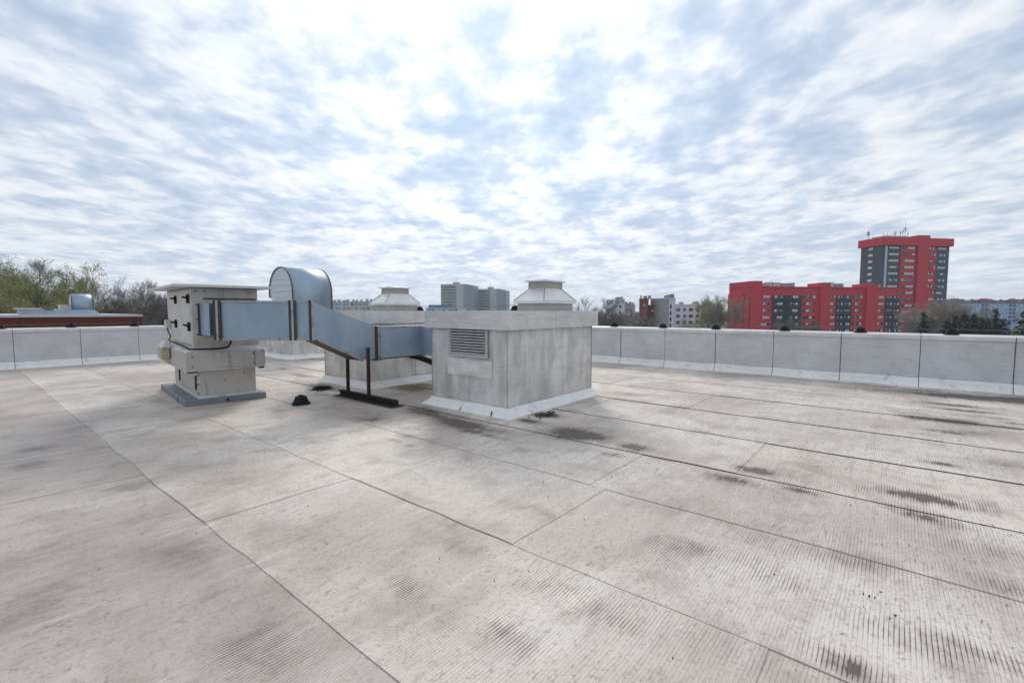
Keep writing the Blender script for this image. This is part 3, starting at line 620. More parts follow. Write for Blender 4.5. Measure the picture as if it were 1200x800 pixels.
# ------------------------------------------------------------------ air duct on its way from the unit to the louvred housing
du_ = empty('air_duct', (2.67, 8.48, 0), 0, 'blue grey rectangular metal duct stepping down between unit and housing', 'duct')
def rel(p): return (p[0]-2.67, p[1]-8.48)
F0, F1 = (2.67, 8.48), (3.73, 7.20); B0, B1 = (3.05, 8.80), (3.95, 7.72)
def lerp2(a, b, t): return (a[0]+(b[0]-a[0])*t, a[1]+(b[1]-a[1])*t)
zt, zb = 1.735, 1.155
Fm, Bm = lerp2(F0, F1, .80), lerp2(B0, B1, .80)
Fs, Bs = lerp2(F0, F1, .075), lerp2(B0, B1, .075)
W1 = (2.70, 9.03); W2 = (3.30, 8.97)
def quad(a, b, c, d): return [rel(a), rel(b), rel(c), rel(d)]
MB().prism(quad(W1, F0, B0, W2), 1.20, 1.715).build('duct_section', 'galvanised', du_)
MB().prism(quad(Fs, Fm, Bm, Bs), zb, zt).build('duct_section', 'galvanised', du_)
MB().prism(quad(Fm, F1, B1, Bm), zb+.002, zt-.002).build('duct_section', 'galvanised', du_)
zt2, zb2 = 1.295, .735; XT = 4.93
def drop(hi, lo): return lambda p: hi if p[0]+2.67 < 4.3 else lo
XD = 4.62; zk = zt2+.06+(zt-zt2-.06)*(XT-.14-XD)/(XT-.14-F1[0])
MB().prism(quad(F1, (XD, 7.2), (XD, 7.72), B1), drop(zb, zb2), drop(zt, zk)).build('duct_section', ['galvanised'], du_)
MB().prism(quad((XD, 7.2), (XT-.14, 7.2), (XT-.14, 7.72), (XD, 7.72)), zb2, lambda p: zk if p[0]+2.67 < XD+.02 else zt2+.06).build('duct_section', 'galvanised', du_)
MB().bar((*rel((3.80, 7.46)), zb-.035), (*rel((XD, 7.46)), zb2-.012), .50, .012).build('belly_sheet', 'angle_iron', du_)  # dark colour paints the underside's shadow together with its rust
MB().prism(quad((XT-.14, 7.2), (XT, 7.2), (XT, 7.72), (XT-.14, 7.72)), zb2, lambda p: zt2 if p[0]+2.67 > XT-.05 else zt2+.06).build('duct_section', 'galvanised', du_)
MB().prism(quad((XT, 7.2), (6.4, 7.2), (6.4, 7.72), (XT, 7.72)), zb2+.001, zt2-.001).build('duct_section', 'galvanised', du_)
MB().prism(quad((5.9, 6.12), (6.398, 6.12), (6.398, 7.2), (5.9, 7.2)), zb2+.003, zt2-.003).build('duct_section', 'galvanised', du_)
def flange(p, q, z0, z1, t, name='flange', m_='angle_iron', out=.032):
    """angle frame round the duct at the cross-section from p (near face) to q (far face)"""
    p, q = Vector((p[0]-2.67, p[1]-8.48, 0)), Vector((q[0]-2.67, q[1]-8.48, 0)); n = (q-p).normalized(); t = Vector((t[0], t[1], 0)).normalized()
    a, b = p-n*out, q+n*out; m = MB()
    for (s0, s1, za, zb_) in ((a, p-n*.001, z0-out, z1+out), (q+n*.001, b, z0-out, z1+out)):
        m.add([s+t*k*.018+Vector((0, 0, z)) for z in (za, zb_) for (s, k) in ((s0, -1), (s1, -1), (s1, 1), (s0, 1))], [(0, 1, 2, 3), (7, 6, 5, 4), (4, 5, 1, 0), (5, 6, 2, 1), (6, 7, 3, 2), (7, 4, 0, 3)])
    for (za, zb_) in ((z0-out, z0-.001), (z1+.001, z1+out)):
        m.add([s+t*k*.018+Vector((0, 0, z)) for z in (za, zb_) for (s, k) in ((p, -1), (q, -1), (q, 1), (p, 1))], [(0, 1, 2, 3), (7, 6, 5, 4), (4, 5, 1, 0), (5, 6, 2, 1), (6, 7, 3, 2), (7, 4, 0, 3)])
    bm = bmesh.new(); me = m.mesh('flange', m_); bm.from_mesh(me); bmesh.ops.recalc_face_normals(bm, faces=bm.faces); bm.to_mesh(me); bm.free()
    return link(name, me, du_)
tdir = (F1[0]-F0[0], F1[1]-F0[1])
def off(p, t, k): l = math.hypot(*t); return (p[0]+t[0]/l*k, p[1]+t[1]/l*k)
for k, mm in ((-.03, 'angle_iron'), (.012, 'angle_zinc'), (.052, 'angle_iron')): flange(off(Fs, tdir, k), off(Bs, tdir, k), zb, zt, tdir, m_=mm)
for k, mm in ((-.042, 'angle_iron'), (-.001, 'angle_zinc'), (.04, 'angle_iron')): flange(off(Fm, tdir, k), off(Bm, tdir, k), zb, zt, tdir, m_=mm)
for k, mm in ((-.055, 'angle_iron'), (-.012, 'angle_zinc')): flange(off(F1, tdir, k), off(B1, tdir, k), zb, zt, tdir, m_=mm)
for k, mm in ((-.045, 'angle_iron'), (-.002, 'angle_zinc'), (.042, 'angle_zinc')): flange((XT+k, 7.2), (XT+k, 7.72), zb2, zt2, (1, 0), m_=mm)
nrm = Vector((tdir[1], -tdir[0], 0)).normalized()*.0
m = MB(); m.bar((*rel(W1), 1.72), (*rel(W1), 1.18), .05, .05); m.build('wall_flange', 'angle_iron', du_)
MB().bar((*rel(off(F0, (-.64, -.77), .004)), zt+.012), (*rel(off(F1, (-.64, -.77), .004)), zt+.012), .03, .022).build('top_trim', 'angle_zinc', du_)
MB().bar((*rel(off(F0, (-.64, -.77), .004)), zb-.014), (*rel(off(F1, (-.64, -.77), .004)), zb-.014), .035, .026).build('bottom_trim', 'angle_zinc', du_)
MB().bar((*rel((3.8, 7.21)), zb-.03), (*rel((XD, 7.21)), zb2-.016), .05, .02).build('bottom_trim', 'angle_zinc', du_)
MB().bar((*rel((XT+.06, 7.196)), zt2+.008), (*rel((6.1, 7.196)), zt2+.008), .03, .016).build('top_trim', 'angle_zinc', du_)
MB().bar((*rel((XT+.06, 7.198)), zb2-.010), (*rel((6.1, 7.198)), zb2-.010), .03, .016).build('bottom_trim', 'angle_iron', du_)
for t_ in (.22, .4, .58, .72): p_ = rel(lerp2(F0, F1, t_)); MB().tube([(p_[0]+.1, p_[1]+.1, zt), (p_[0]+.1, p_[1]+.1, zt+.03)], .014, 6).build('bolt', 'angle_iron', du_)

sk = empty('duct_support', (4.66, 7.19, 0), 0, 'rusty steel duct support frame with two posts on a dark skid beam', 'support')
MB().box(-.06, .06, -.84, .86, .012, .028).box(-.05, .05, -.84, .86, .1, .118).box(-.012, .012, -.838, .858, .028, .1).box(-.06, .06, -.845, -.83, .014, .117).build('skid_beam', 'bitumen', sk, bevel=.004)
MB().box(-.13, .13, -.9, .92, .016, .020).build('skid_pad', 'tar', sk)
for y, zt_ in ((-.065, .96), (.60, .73)):
    MB().box(-.028, .028, y-.004, y+.004, .118, zt_).box(-.028, -.020, y-.03, y-.004, .118, zt_).box(.020, .028, y-.03, y-.004, .118, zt_).build('post', 'rust_steel', sk)

# drain in the roof, with dead leaves round it, and bits of debris lying about
dp = on_roof(378, 456); dn = empty('roof_drain', (dp.x, dp.y, .014), .2, 'dark roof drain with its dirty grate by the housing foot', 'drain')
m = MB(); sg = 16
for r_, z in ((.21, .001), (.20, .008), (.15, .006), (.14, .002)): m.v += [(r_*math.cos(2*math.pi*i/sg), r_*math.sin(2*math.pi*i/sg), z) for i in range(sg)]
for j in range(3): m.f += [(j*sg+i, j*sg+(i+1) % sg, (j+1)*sg+(i+1) % sg, (j+1)*sg+i) for i in range(sg)]; m.m += [0]*sg
m.f.append(tuple(3*sg+i for i in range(sg))); m.m.append(0); m.build('drain_ring', 'bitumen', dn)
for i in range(6):
    a_ = i*math.pi/6; MB().bar((-.15*math.cos(a_), -.15*math.sin(a_), .02+.004*i), (.15*math.cos(a_), .15*math.sin(a_), .02+.004*i), .012, .02).build('grate_bar', 'black_plastic', dn)
def litter(label, px, py, n, rx, ry, seed, big=.02):
    q = on_roof(px, py); r_ = random.Random(seed); m = MB()
    for i in range(n):
        x, y = r_.gauss(0, rx), r_.gauss(0, ry); s_ = r_.uniform(.4, 1.3)*big; an = r_.uniform(0, 6.28); ca, sa = math.cos(an), math.sin(an)
        pts = [(-1.6, 0), (0, -.5), (1.5, .1), (.1, .6)]
        m.add([(x+(a*ca-b*sa)*s_, y+(a*sa+b*ca)*s_, .018+r_.uniform(0, .016)) for a, b in pts] + [(x, y, .014)], [(0, 1, 2, 3), (1, 0, 4), (2, 1, 4), (3, 2, 4), (0, 3, 4)])
    o = m.build('litter', 'debris'); o.location = (q.x, q.y, 0); tag(o, label, 'litter', kind='stuff')
litter('dead leaves and grit swept against the louvred housing corner', 640, 487, 90, .16, .05, 1, .018)
litter('dead leaves gathered round the roof drain', 380, 457, 70, .18, .14, 2, .02)
litter('small scraps lying on the ribbed roofing felt', 1028, 706, 7, .09, .05, 3, .007)
litter('loose grit scattered over the roofing felt', 700, 620, 60, 1.8, 1.6, 4, .0035)

# ------------------------------------------------------------------ the city
PANEMATS = ['glass', 'curtain_sky', 'pane_grey']
WCACHE = {}
def window(parent, x, y, z, w, h, n, rr, frame='frame_white', weights=(5, 3, 2), t=.10):
    """window with n panes on a wall face at local y, facing -y; frame proud of the wall, panes set back in it"""
    var = rr.randrange(6); key = (round(w, 1), round(h, 1), n, frame, var, weights)
    if key not in WCACHE:
        m = MB(); f = .07
        m.box(0, w, -t, -.002, 0, f).box(0, w, -t, -.002, h-f, h).box(0, f, -t, -.002, f, h-f).box(w-f, w, -t, -.002, f, h-f)
        for i in range(1, n): m.box(w*i/n-f/2, w*i/n+f/2, -t, -.002, f, h-f)
        g_ = MB(); r2 = random.Random(var*17+n)
        for i in range(n):
            a_, b_ = w*i/n+f/2, w*(i+1)/n-f/2
            g_.add([(a_, -.03, f), (b_, -.03, f), (b_, -.03, h-f), (a_, -.03, h-f)], [(0, 1, 2, 3)], r2.choices((0, 1, 2), weights)[0])
        WCACHE[key] = (m.mesh('window', frame), g_.mesh('pane', PANEMATS))
    a_, b_ = WCACHE[key]
    o = link('window', a_, parent, (x, y, z)); link('pane', b_, o)
def block_frame(p0x, d0, p1x, d1, name, label, cat='building', group=None):
    A, B = far(p0x, d0, GROUND), far(p1x, d1, GROUND); v = B-A
    e = empty(name, A, math.atan2(v.y, v.x), label, cat, group); e1 = v.normalized()
    def s(px):
        dr = FWD + RGT*((px-600)/FPX)          # A + s e1 = t dr
        det = e1.x*(-dr.y) + dr.x*e1.y
        return (-A.x*(-dr.y) - dr.x*A.y)/det
    return e, s, v.length
def zl(py, dist): return zfar(py, dist) - GROUND

# --- red slab with three stair towers
rb_, s, ln = block_frame(880, 186, 1053, 196, 'red_apartment_block', 'long low red apartment block with dark slate bays and three stair towers')
zr = zl(336.6, 187); dep = 15.0
MB().box(0, ln, 0, dep, 0, zr).build('wall', 'red_render', rb_)
MB().box(-.3, ln+.3, -.35, dep+.3, zr, zr+.28).build('roof_edge', 'red_render', rb_)
for (pa_, pb_, top) in ((880, 889.5, 330.5), (958.6, 969, 332.0), (1012, 1024.5, 332.5)):
    xa, xb = s(pa_), s(pb_); zz = zl(top, 187)
    tw = MB().box(xa-.01, xb, -1.0, 6.5 if pa_ > 880 else dep+.02, 0, zz).build('stair_tower', 'red_render', rb_)
    MB().box(xa-.15, xb+.15, -1.12, (6.5 if pa_ > 880 else dep)+.1, zz, zz+.25).build('coping', 'red_render', tw)
MB().box(-.06, -.012, .9, 1.5, 1, zl(341, 187)).build('slit_window', 'glass', rb_)
MB().box(-.5, -.02, 5.0, dep, 0, zl(345, 200)).build('end_annex', 'red_render', rb_)
rr = random.Random(3)
rows = [zl(347.7, 187) - 2.76*k for k in range(6)]
for (pa_, pb_) in ((903.5, 938.5), (978.5, 996.5), (1035.5, 1055)):
    xa, xb = s(pa_), min(s(pb_), ln-.05)
    MB().box(xa, xb, -.10, -.004, 0, zl(345.9, 187)).build('slate_bay', 'slate_dark', rb_)
    for z in rows: MB().box(xa+.05, xb-.05, -.55, -.101, z-1.25, z-.95).build('balcony_rail', 'slate_render', rb_)
def wcols(e, s, cols, rows, hgt, n, rr, frame, yo=0.0, weights=(5, 3, 2)):
    for (pa_, pb_) in cols:
        xa, xb = s(pa_), s(pb_)
        for z in rows: window(e, xa, yo, z-hgt/2, xb-xa, hgt, n, rr, frame, weights)
wcols(rb_, s, [(890, 901), (939.5, 954.5), (970, 977.5), (997.5, 1009), (1025.5, 1034)], rows, 1.1, 4, rr, 'frame_dark', 0, (4, 5, 2))
wcols(rb_, s, [(906, 916), (924, 934), (980, 986), (988, 995), (1037, 1043.5), (1045.5, 1052)], rows, 1.05, 3, rr, 'frame_dark', -.101, (4, 3, 4))
for (a_, b_, h_) in ((903, 905, .5), (909, 911, .9), (912, 921, .8), (924, 929, .5), (935, 938, .7), (972, 984, 1.0), (987, 990, .6), (993, 996, .6), (1026, 1031, .8), (1036, 1040, .5)):
    xa, xb = s(a_), s(b_); m = MB().box(xa, xb, 4, 7, zr, zr+1.2+h_); m.box(xa-.1, xb+.1, 3.9, 7.1, zr+1.2+h_, zr+1.35+h_); m.build('roof_vent', 'concrete_grey' if h_ < .75 else 'concrete_light', rb_)

# --- red tower
tw_, s_, ln = block_frame(1029.6, 203, 1107, 208, 'red_tower_block', 'tall red and slate tower block with antennas on its flat roof')
s = lambda px: s_(600+(px-600)*.985)
zc = zl(288.3, 203); ztop = zl(279.2, 203); dep = 10.5
MB().box(0, ln, 0, dep, 0, zc).build('wall', 'slate_render', tw_)
xa, xb = s(1057.4), s(1099.3)
MB().box(xa, xb, -.25, -.004, 0, zc).build('red_wall', 'red_render', tw_)
MB().box(-.9, ln+1.0, -1.0, dep+.8, zc, ztop).build('roof_band', 'red_render', tw_)
MB().box(s(1075.5), s(1088.6), -1.1, 5.0, 0, zl(276.2, 203)).build('lift_tower', 'red_render', tw_)
MB().box(s(1075.5)-.10, s(1075.5)-.01, -1.0, -.6, 0, zc).build('downpipe', 'brick_red', tw_)
MB().box(s(1038.9), s(1041.3), -.30, -.004, 0, zc-.05).build('blue_strip', 'blue_strip', tw_)
rows = [zl(290.9, 203) - 2.77*k for k in range(14)]
wcols(tw_, s, [(1043.6, 1055.3)], rows, 1.05, 5, rr, 'slate_render', 0, (1, 7, 3))
wcols(tw_, s, [(1059, 1073.5)], rows, 1.15, 5, rr, 'frame_dark', -.251, (5, 3, 3))
wcols(tw_, s, [(1090.2, 1098.3)], rows, 1.15, 4, rr, 'frame_dark', -.251, (2, 6, 2))
wcols(tw_, s, [(1101.3, 1110.8)], rows, 1.05, 4, rr, 'slate_render', 0, (1, 7, 3))
for z in rows:                                  # windows in the end wall
    o = MB().box(-.10, -.004, 4.6, 6.6, z-.5, z+.5).build('window', 'frame_white', tw_)
    MB().add([(-.104, 4.72, z-.4), (-.104, 6.48, z-.4), (-.104, 6.48, z+.4), (-.104, 4.72, z+.4)], [(3, 2, 1, 0)]).build('pane', rr.choice(('curtain_sky', 'pane_grey', 'curtain_sky')), o)
MB().box(s(1045), s(1073), 3, 9, ztop, ztop+1.3).build('plant_room', 'concrete_light', tw_)
for k, (px, h_, kind) in enumerate(((1027, 3.6, 1), (1036, 4.6, 1), (1041, 2.4, 0), (1046, 2.6, 0), (1055, 3.0, 1), (1061, 3.4, 2), (1064, 4.2, 2), (1067, 7.4, 1), (1070, 3.0, 2))):
    bx, by = max(.3, s(px)), (2.0 if px > 1037 else 7.5)
    w0 = tw_.matrix_basis @ Vector((bx, by, ztop + (1.3 if 1046 <= px <= 1072 and by >= 3 else 0)))
    e = empty('antenna_mast', w0, 0, 'thin grey antenna mast on the roof of the red tower' if px != 1067 else 'tallest grey antenna mast on the roof of the red tower', 'antenna', 'antenna masts on the red tower' if px != 1067 else None)
    MB().tube([(0, 0, 0), (0, 0, h_)], [.11, .06], 6).build('mast', 'concrete_grey', e)
    m = MB()
    if kind == 1:
        for a_ in (0, 2.1, 4.2): m.box(.35*math.cos(a_)-.12, .35*math.cos(a_)+.12, .35*math.sin(a_)-.12, .35*math.sin(a_)+.12, h_*.45, h_*.45+1.5); m.bar((0, 0, h_*.5), (.35*math.cos(a_), .35*math.sin(a_), h_*.5), .06, .06)
    elif kind == 2: m.tube([(-.1, -.05, h_*.7), (-.14, -.3, h_*.7)], [.3, .55], 10); m.bar((-.9, 0, h_*.5), (.9, 0, h_*.5), .08, .08)
    else: m.bar((-.7, 0, h_*.8), (.7, 0, h_*.8), .08, .08).bar((-.5, 0, h_*.6), (.5, 0, h_*.6), .08, .08)
    m.build('aerial', 'frame_white' if kind == 1 else 'concrete_grey', e)

# --- two grey high-rises in the distance
def highrise(label, px0, px1, px2, d0, ytop, seed):
    e, s, ln = block_frame(px0, d0, px1, d0-6, 'grey_high_rise', label)
    h = zl(ytop, d0); dp_ = 20.0
    MB().box(0, ln, 0, dp_, 0, h).build('wall', 'concrete_grey', e)
    MB().box(ln-2-7, ln-2, -.8, -.01, 0, h+.4).build('stair_panel', 'concrete_light', e)
    MB().box(-.4, ln+.4, -.5, dp_+.4, h, h+1.0).build('roof_edge', 'concrete_light', e)
    MB().box(ln*.4, ln*.6, 6, 12, h+1, h+3.2).build('plant_room', 'concrete_grey', e)
    MB().tube([(ln*.5, 8, h+3.2), (ln*.5, 8, h+8)], .15, 5).build('mast', 'concrete_grey', e)
    r2 = random.Random(seed)
    for k in range(11):
        z = h-2.6-2.85*k
        o = MB().box(.8, ln-10, -.12, -.004, z, z+1.35).build('window_band', 'pane_grey', e)
        m = MB(); x = .8
        while x < ln-11.5: m.box(x+.2, x+1.2, -.16, -.121, z+.12, z+1.22, r2.choice((0, 0, 1))); x += 1.6
        tag(m.build('pane', ['glass', 'pane_grey'], o), kind='stuff')
    # glazed corner wing, turned to the right
    A2 = ln+.02; wl = (px2-px1)/FPX*d0*.72
    MB().prism([(A2, .5), (A2+wl, 4.5), (A2+wl, 18), (A2, 18)], 0, h-.6).build('glazed_wing', 'blue_glass', e)
    tx, ty = wl, 4.0; l_ = math.hypot(tx, ty); tx, ty = tx/l_, ty/l_
    for k in range(11):
        z = h-2.6-2.85*k; a_ = (A2+tx*.4+ty*.06, .5+ty*.4-tx*.06); b_ = (A2+tx*(l_-.4)+ty*.06, .5+ty*(l_-.4)-tx*.06)
        MB().bar((*a_, z), (*b_, z), .1, .5).build('spandrel', 'concrete_grey', e)
    return e
highrise('taller of two distant grey high-rise blocks with bluish glazed corner', 517, 546, 558, 455, 334.5, 1)
highrise('lower of two distant grey high-rise blocks beside the taller one', 559.5, 584.5, 594.5, 470, 340.0, 2)

def plain_block(name, label, px0, px1, d0, d1, ytop, dep, wall, rows, cols, hgt=1.3, n=2, frame='frame_white', top=None, weights=(6, 2, 2), roof_bits=0, seed=1):
    e, s, ln = block_frame(px0, d0, px1, d1, name, label); h = zl(ytop, d0)
    MB().box(0, ln, 0, dep, 0, h).build('wall', wall, e)
    MB().box(-.2, ln+.2, -.25, dep+.2, h, h+.35).build('roof_edge', top or wall, e)
    r2 = random.Random(seed)
    for (a_, b_) in cols:
        xa, xb = s(a_), s(b_)
        for z in rows: window(e, xa, 0, h-z, xb-xa, hgt, n, r2, frame, weights)
    for i in range(roof_bits):
        x = ln*(i+.3+.4*r2.random())/roof_bits; w_ = r2.uniform(.5, 1.6); hh = r2.uniform(.8, 1.6)
        m = MB().box(x, x+w_, 2, 4, h+.35, h+.35+hh); m.box(x-.1, x+w_+.1, 1.9, 4.1, h+.35+hh, h+.5+hh); m.build('chimney', 'concrete_grey', e)
    return e, s, ln, h
# small blocks between the housing and the red slab
plain_block('white_stair_block', 'narrow white block with dark windows behind bare brown trees', 722.5, 731.5, 236, 237, 351.5, 12, 'white_render', [4.2, 7.2, 10.2], [(725.5, 727.5)], 1.5, 1, 'frame_dark', None, (1, 0, 0), 3, 4)
plain_block('grey_flat_block', 'low grey flat roofed block between the white and the dark red one', 731.7, 744, 240, 240, 358, 9, 'grey_render', [3, 6, 9], [(733, 736), (738, 741)], 1.4, 2, 'frame_white', None, (6, 2, 2), 4, 5)
plain_block('dark_red_block', 'dark red brick block with stepped roof behind bare trees', 749, 759.5, 214, 213, 350.8, 13, 'brick_red', [3.2, 6.0, 8.8, 11.4], [(753.2, 755.8)], 1.2, 1, 'frame_white', None, (2, 4, 3), 4, 6)
plain_block('dark_red_annexe', 'lower dark red brick wing joined to the stepped block', 760.4, 771, 216, 217, 358.2, 9, 'brick_red', [3.0, 6.0, 9.0], [(763, 765.5), (767, 769)], 1.2, 1, 'frame_dark', None, (3, 1, 2), 1, 7)
plain_block('pale_stair_block', 'taller grey white block with narrow dark windows and rooftop pipes', 783.5, 791, 206, 207, 349.8, 14, 'white_render', [4.4, 7.2, 10.0, 12.8], [(784.6, 786.4)], 1.7, 1, 'frame_dark', 'white_render', (1, 0, 0), 6, 8)
plain_block('white_flat_block', 'white flat roofed block with rows of dark square windows', 791.3, 821, 207, 209, 357.5, 12, 'white_render', [2.8, 5.6, 8.4, 11.2], [(792, 796.5), (800, 803.4), (806.8, 811.5), (814.6, 819)], 1.55, 2, 'frame_white', None, (1, 0, 0), 2, 9)
e = bpy.data.objects['pale_stair_block']; MB().box(-.08, -.004, .02, 13.9, 0, zl(349.8, 206)-.1).build('end_wall', 'grey_render', e)
# long blue-grey block behind the conifers
lb, s, ln = block_frame(1108, 322, 1262, 330, 'long_blue_block', 'long pale blue apartment block with brown brick chimneys behind dark conifers')
h = zl(355.3, 324)
MB().box(0, ln, 0, 13, 0, h).build('wall', 'blue_render', lb); MB().box(-.3, ln+.3, -.4, 13.3, h, h+.45).build('roof_edge', 'blue_dark', lb)
r2 = random.Random(8)
for (a_, b_, hh, mm) in ((1110, 1111, 2.2, 'brick_brown'), (1116.5, 1117.5, 2, 'brick_brown'), (1120, 1133, 2.6, 'brick_brown'), (1136, 1137, 2, 'concrete_grey'), (1140.5, 1141.5, 1.8, 'concrete_grey'), (1144, 1149, 2.2, 'brick_brown'), (1152, 1153, 2, 'brick_brown'), (1155, 1167, 2.6, 'brick_brown'), (1170, 1171, 2, 'brick_brown'), (1174, 1175, 1.6, 'concrete_grey'), (1178, 1183, 2, 'brick_brown'), (1186, 1187, 2, 'brick_brown'), (1190, 1199, 2.6, 'brick_brown'), (1205, 1217, 2.6, 'brick_brown')):
    xa, xb = s(a_), s(b_); m = MB().box(xa, xb, 3, 6, h+.45, h+.2+hh); m.box(xa-.1, xb+.1, 2.9, 6.1, h+.2+hh, h+.35+hh)
    for i in range(int((xb-xa)/2.2)): m.box(xa+.4+i*2.2, xa+1.1+i*2.2, 4, 5, h+.35+hh, h+.9+hh)
    m.build('chimney', mm, lb)
for px in [1112+4.6*i for i in range(32)]:
    bal = any(abs(px-c) < 2.6 for c in (1147, 1151.6, 1180.6, 1185))
    for k in range(5):
        z = h-2.5-2.65*k; x = s(px)
        window(lb, x, 0, z, 1.7 if not bal else 2.0, 1.4 if not bal else 1.7, 2, r2, 'frame_white' if not bal else 'blue_dark', (2, 5, 5) if not bal else (1, 0, 0))
# far low buildings seen over the left housing
plain_block('far_long_block', 'long low pale block far behind the curved hood', 386, 436, 330, 322, 354.0, 14, 'concrete_light', [2.4, 5.2], [(389+4.6*i, 392+4.6*i) for i in range(10)], 1.5, 2, 'concrete_grey', 'concrete_grey', (3, 3, 5), 9, 11)
plain_block('blue_roofed_hall', 'small pale blue flat roofed hall before the distant high-rises', 499, 541, 262, 260, 361.3, 12, 'pale_blue', [1.3], [(502, 510), (514, 522), (526, 536)], .9, 4, 'pale_blue', 'pale_blue', (3, 2, 5), 0, 12)
e = bpy.data.objects['blue_roofed_hall']
for (x0, x1) in ((1.0, 7.2), (7.8, 15)): MB().box(x0, x1, 2.5, 7, zl(361.3, 262)+.35, zl(361.3, 262)+2.0).build('rooflight', 'blue_roof', e)

# --- neighbouring roof with dark red edge, on the left
nb = empty('neighbouring_hall', (-6, 38, GROUND), 0, 'neighbouring flat roofed hall with dark red edge band', 'building')
MB().box(-24, 13.9, 0, 16, 0, 12.4).build('wall', 'grey_render', nb)
MB().box(-24.1, 14.0, -.12, 16.1, 12.4, 13.72).build('edge_band', 'red_fascia', nb)
MB().box(-24.2, 14.1, -.18, 16.2, 13.721, 13.86).build('roof_edge', 'roof_edge', nb)
for i in range(7): MB().box(-24.1+5.45*i+5.4, -24.1+5.45*i+5.44, -.135, -.121, 12.42, 13.7).build('joint', 'slate_dark', nb)
z = GROUND+13.86
def nbp(px, yy): r_ = ray(px, 364); t_ = yy/r_.y; return r_.x*t_
gooseneck('small blue grey curved metal hood on the roof with the dark red edge', (nbp(84.5, 41), 41, z+.28), 1.05, 0, .72, True)
e = empty('flat_duct_run', (nbp(22, 40.5), 40.5, z), 0, 'low blue grey duct run lying on the roof with the dark red edge', 'duct')
MB().box(0, 1.1, 0, .9, 0, .32).build('duct_section', 'galvanised', e); MB().box(1.12, 2.75, .05, .85, 0, .25).build('duct_section', 'galvanised', e)
MB().box(-.15, 1.0, -.1, 1.0, .33, .40).build('cover_plate', 'cabinet_light', e)
e = empty('roof_box', (nbp(66, 41.5), 41.5, z), 0, 'low white box on the roof beside the small curved hood', 'roof housing')
MB().box(0, .95, 0, 1, 0, .35).build('body', 'silver_cap', e); MB().box(.2, 1.0, .2, .9, .36, .60).build('upper_body', 'cabinet_light', e); MB().box(.15, 1.05, .15, .95, .601, .64).build('lid', 'cabinet_light', e)

# ------------------------------------------------------------------ trees
def grow(seed, H, spread, kind):
    """returns (wood MB, leaf MB) for a tree H metres tall"""
    r_ = random.Random(seed); wood, lf = MB(), MB(); tips = []
    def limb(p, dr, ln_, rad, lev):
        n = 4 if lev < 3 else 3; pts = [p]; q = p.copy(); dd = dr.copy()
        for i in range(n):
            dd = (dd + Vector((r_.gauss(0, .17), r_.gauss(0, .17), r_.gauss(.05 if kind != 'willow' or lev < 3 else -.12, .10)))).normalized()
            q = q + dd*ln_/n; pts.append(q.copy())
        rads = [rad*(1-.62*i/n) for i in range(n+1)]
        wood.tube(pts, rads, 6 if lev == 0 else (4 if lev == 1 else 3), cap=False)
        if lev >= 2:
            for i in range(1, n+1): tips.append((pts[i], dd, lev))
        if lev >= (4 if kind == 'bare' else 4): return
        k = (7, 6, 5, 4)[lev] if kind == 'bare' else (7, 5, 4, 3)[lev]
        for i in range(k):
            f = (.38 if lev == 0 else .25) + (.62 if lev == 0 else .75)*(i+r_.random()*.8)/k
            f = min(f, .999); j = int(f*n); bp = pts[j].lerp(pts[j+1], f*n-j)
            an = i*2.4+r_.uniform(-.5, .5); side = dd.orthogonal().normalized(); side = Matrix.Rotation(an, 3, dd) @ side
            nd = (dd*(.75 if lev else .8) + side*spread*r_.uniform(.6, 1.15) + Vector((0, 0, .18))).normalized()
            limb(bp, nd, ln_*(.62 if lev == 0 else .60)*r_.uniform(.75, 1.15)*(1.1-.35*f), max(.022, rads[j]*.60), lev+1)
    limb(Vector((0, 0, 0)), Vector((0, 0, 1)), H*.62, H*.019, 0)
    zmax = max(p.z for p, _, _ in tips); sc = H/zmax
    wood.v = [(x*sc, y*sc, z_*sc) for x, y, z_ in wood.v]
    if kind != 'bare':
        per = 12
        for p, dd, lev in tips:
            if lev < 3: continue
            p = p*sc; dens_ = mnoise.noise(p*.28+Vector((seed, 0, 0)))
            if dens_ < -.12: continue
            for i in range(per):
                c = p + Vector((r_.gauss(0, .30), r_.gauss(0, .30), r_.gauss(-.12, .30))); a_ = Vector((r_.gauss(0, 1), r_.gauss(0, 1), r_.gauss(-.6, 1))).normalized()
                b_ = a_.orthogonal().normalized(); b_ = Matrix.Rotation(r_.uniform(0, 6.28), 3, a_) @ b_; L_ = r_.uniform(.06, .135); w_ = L_*.42
                lf.add([c-a_*L_, c-b_*w_, c+a_*L_, c+b_*w_], [(0, 1, 2, 3)])
    else:
        for p, dd, lev in tips:
            if lev < 3: continue
            p = p*sc
            for i in range(4 if lev == 4 else 1):
                a_ = (dd + Vector((r_.gauss(0, .55), r_.gauss(0, .55), r_.gauss(.15, .45)))).normalized(); b_ = a_.orthogonal().normalized(); b_ = Matrix.Rotation(r_.uniform(0, 6.28), 3, a_) @ b_
                L_ = r_.uniform(.35, .95); w_ = .014; c = p+Vector((r_.gauss(0, .12), r_.gauss(0, .12), r_.gauss(0, .12)))
                lf.add([c-b_*w_, c+b_*w_, c+a_*L_+b_*w_*.5, c+a_*L_-b_*w_*.5], [(0, 1, 2, 3)])
    return wood, lf
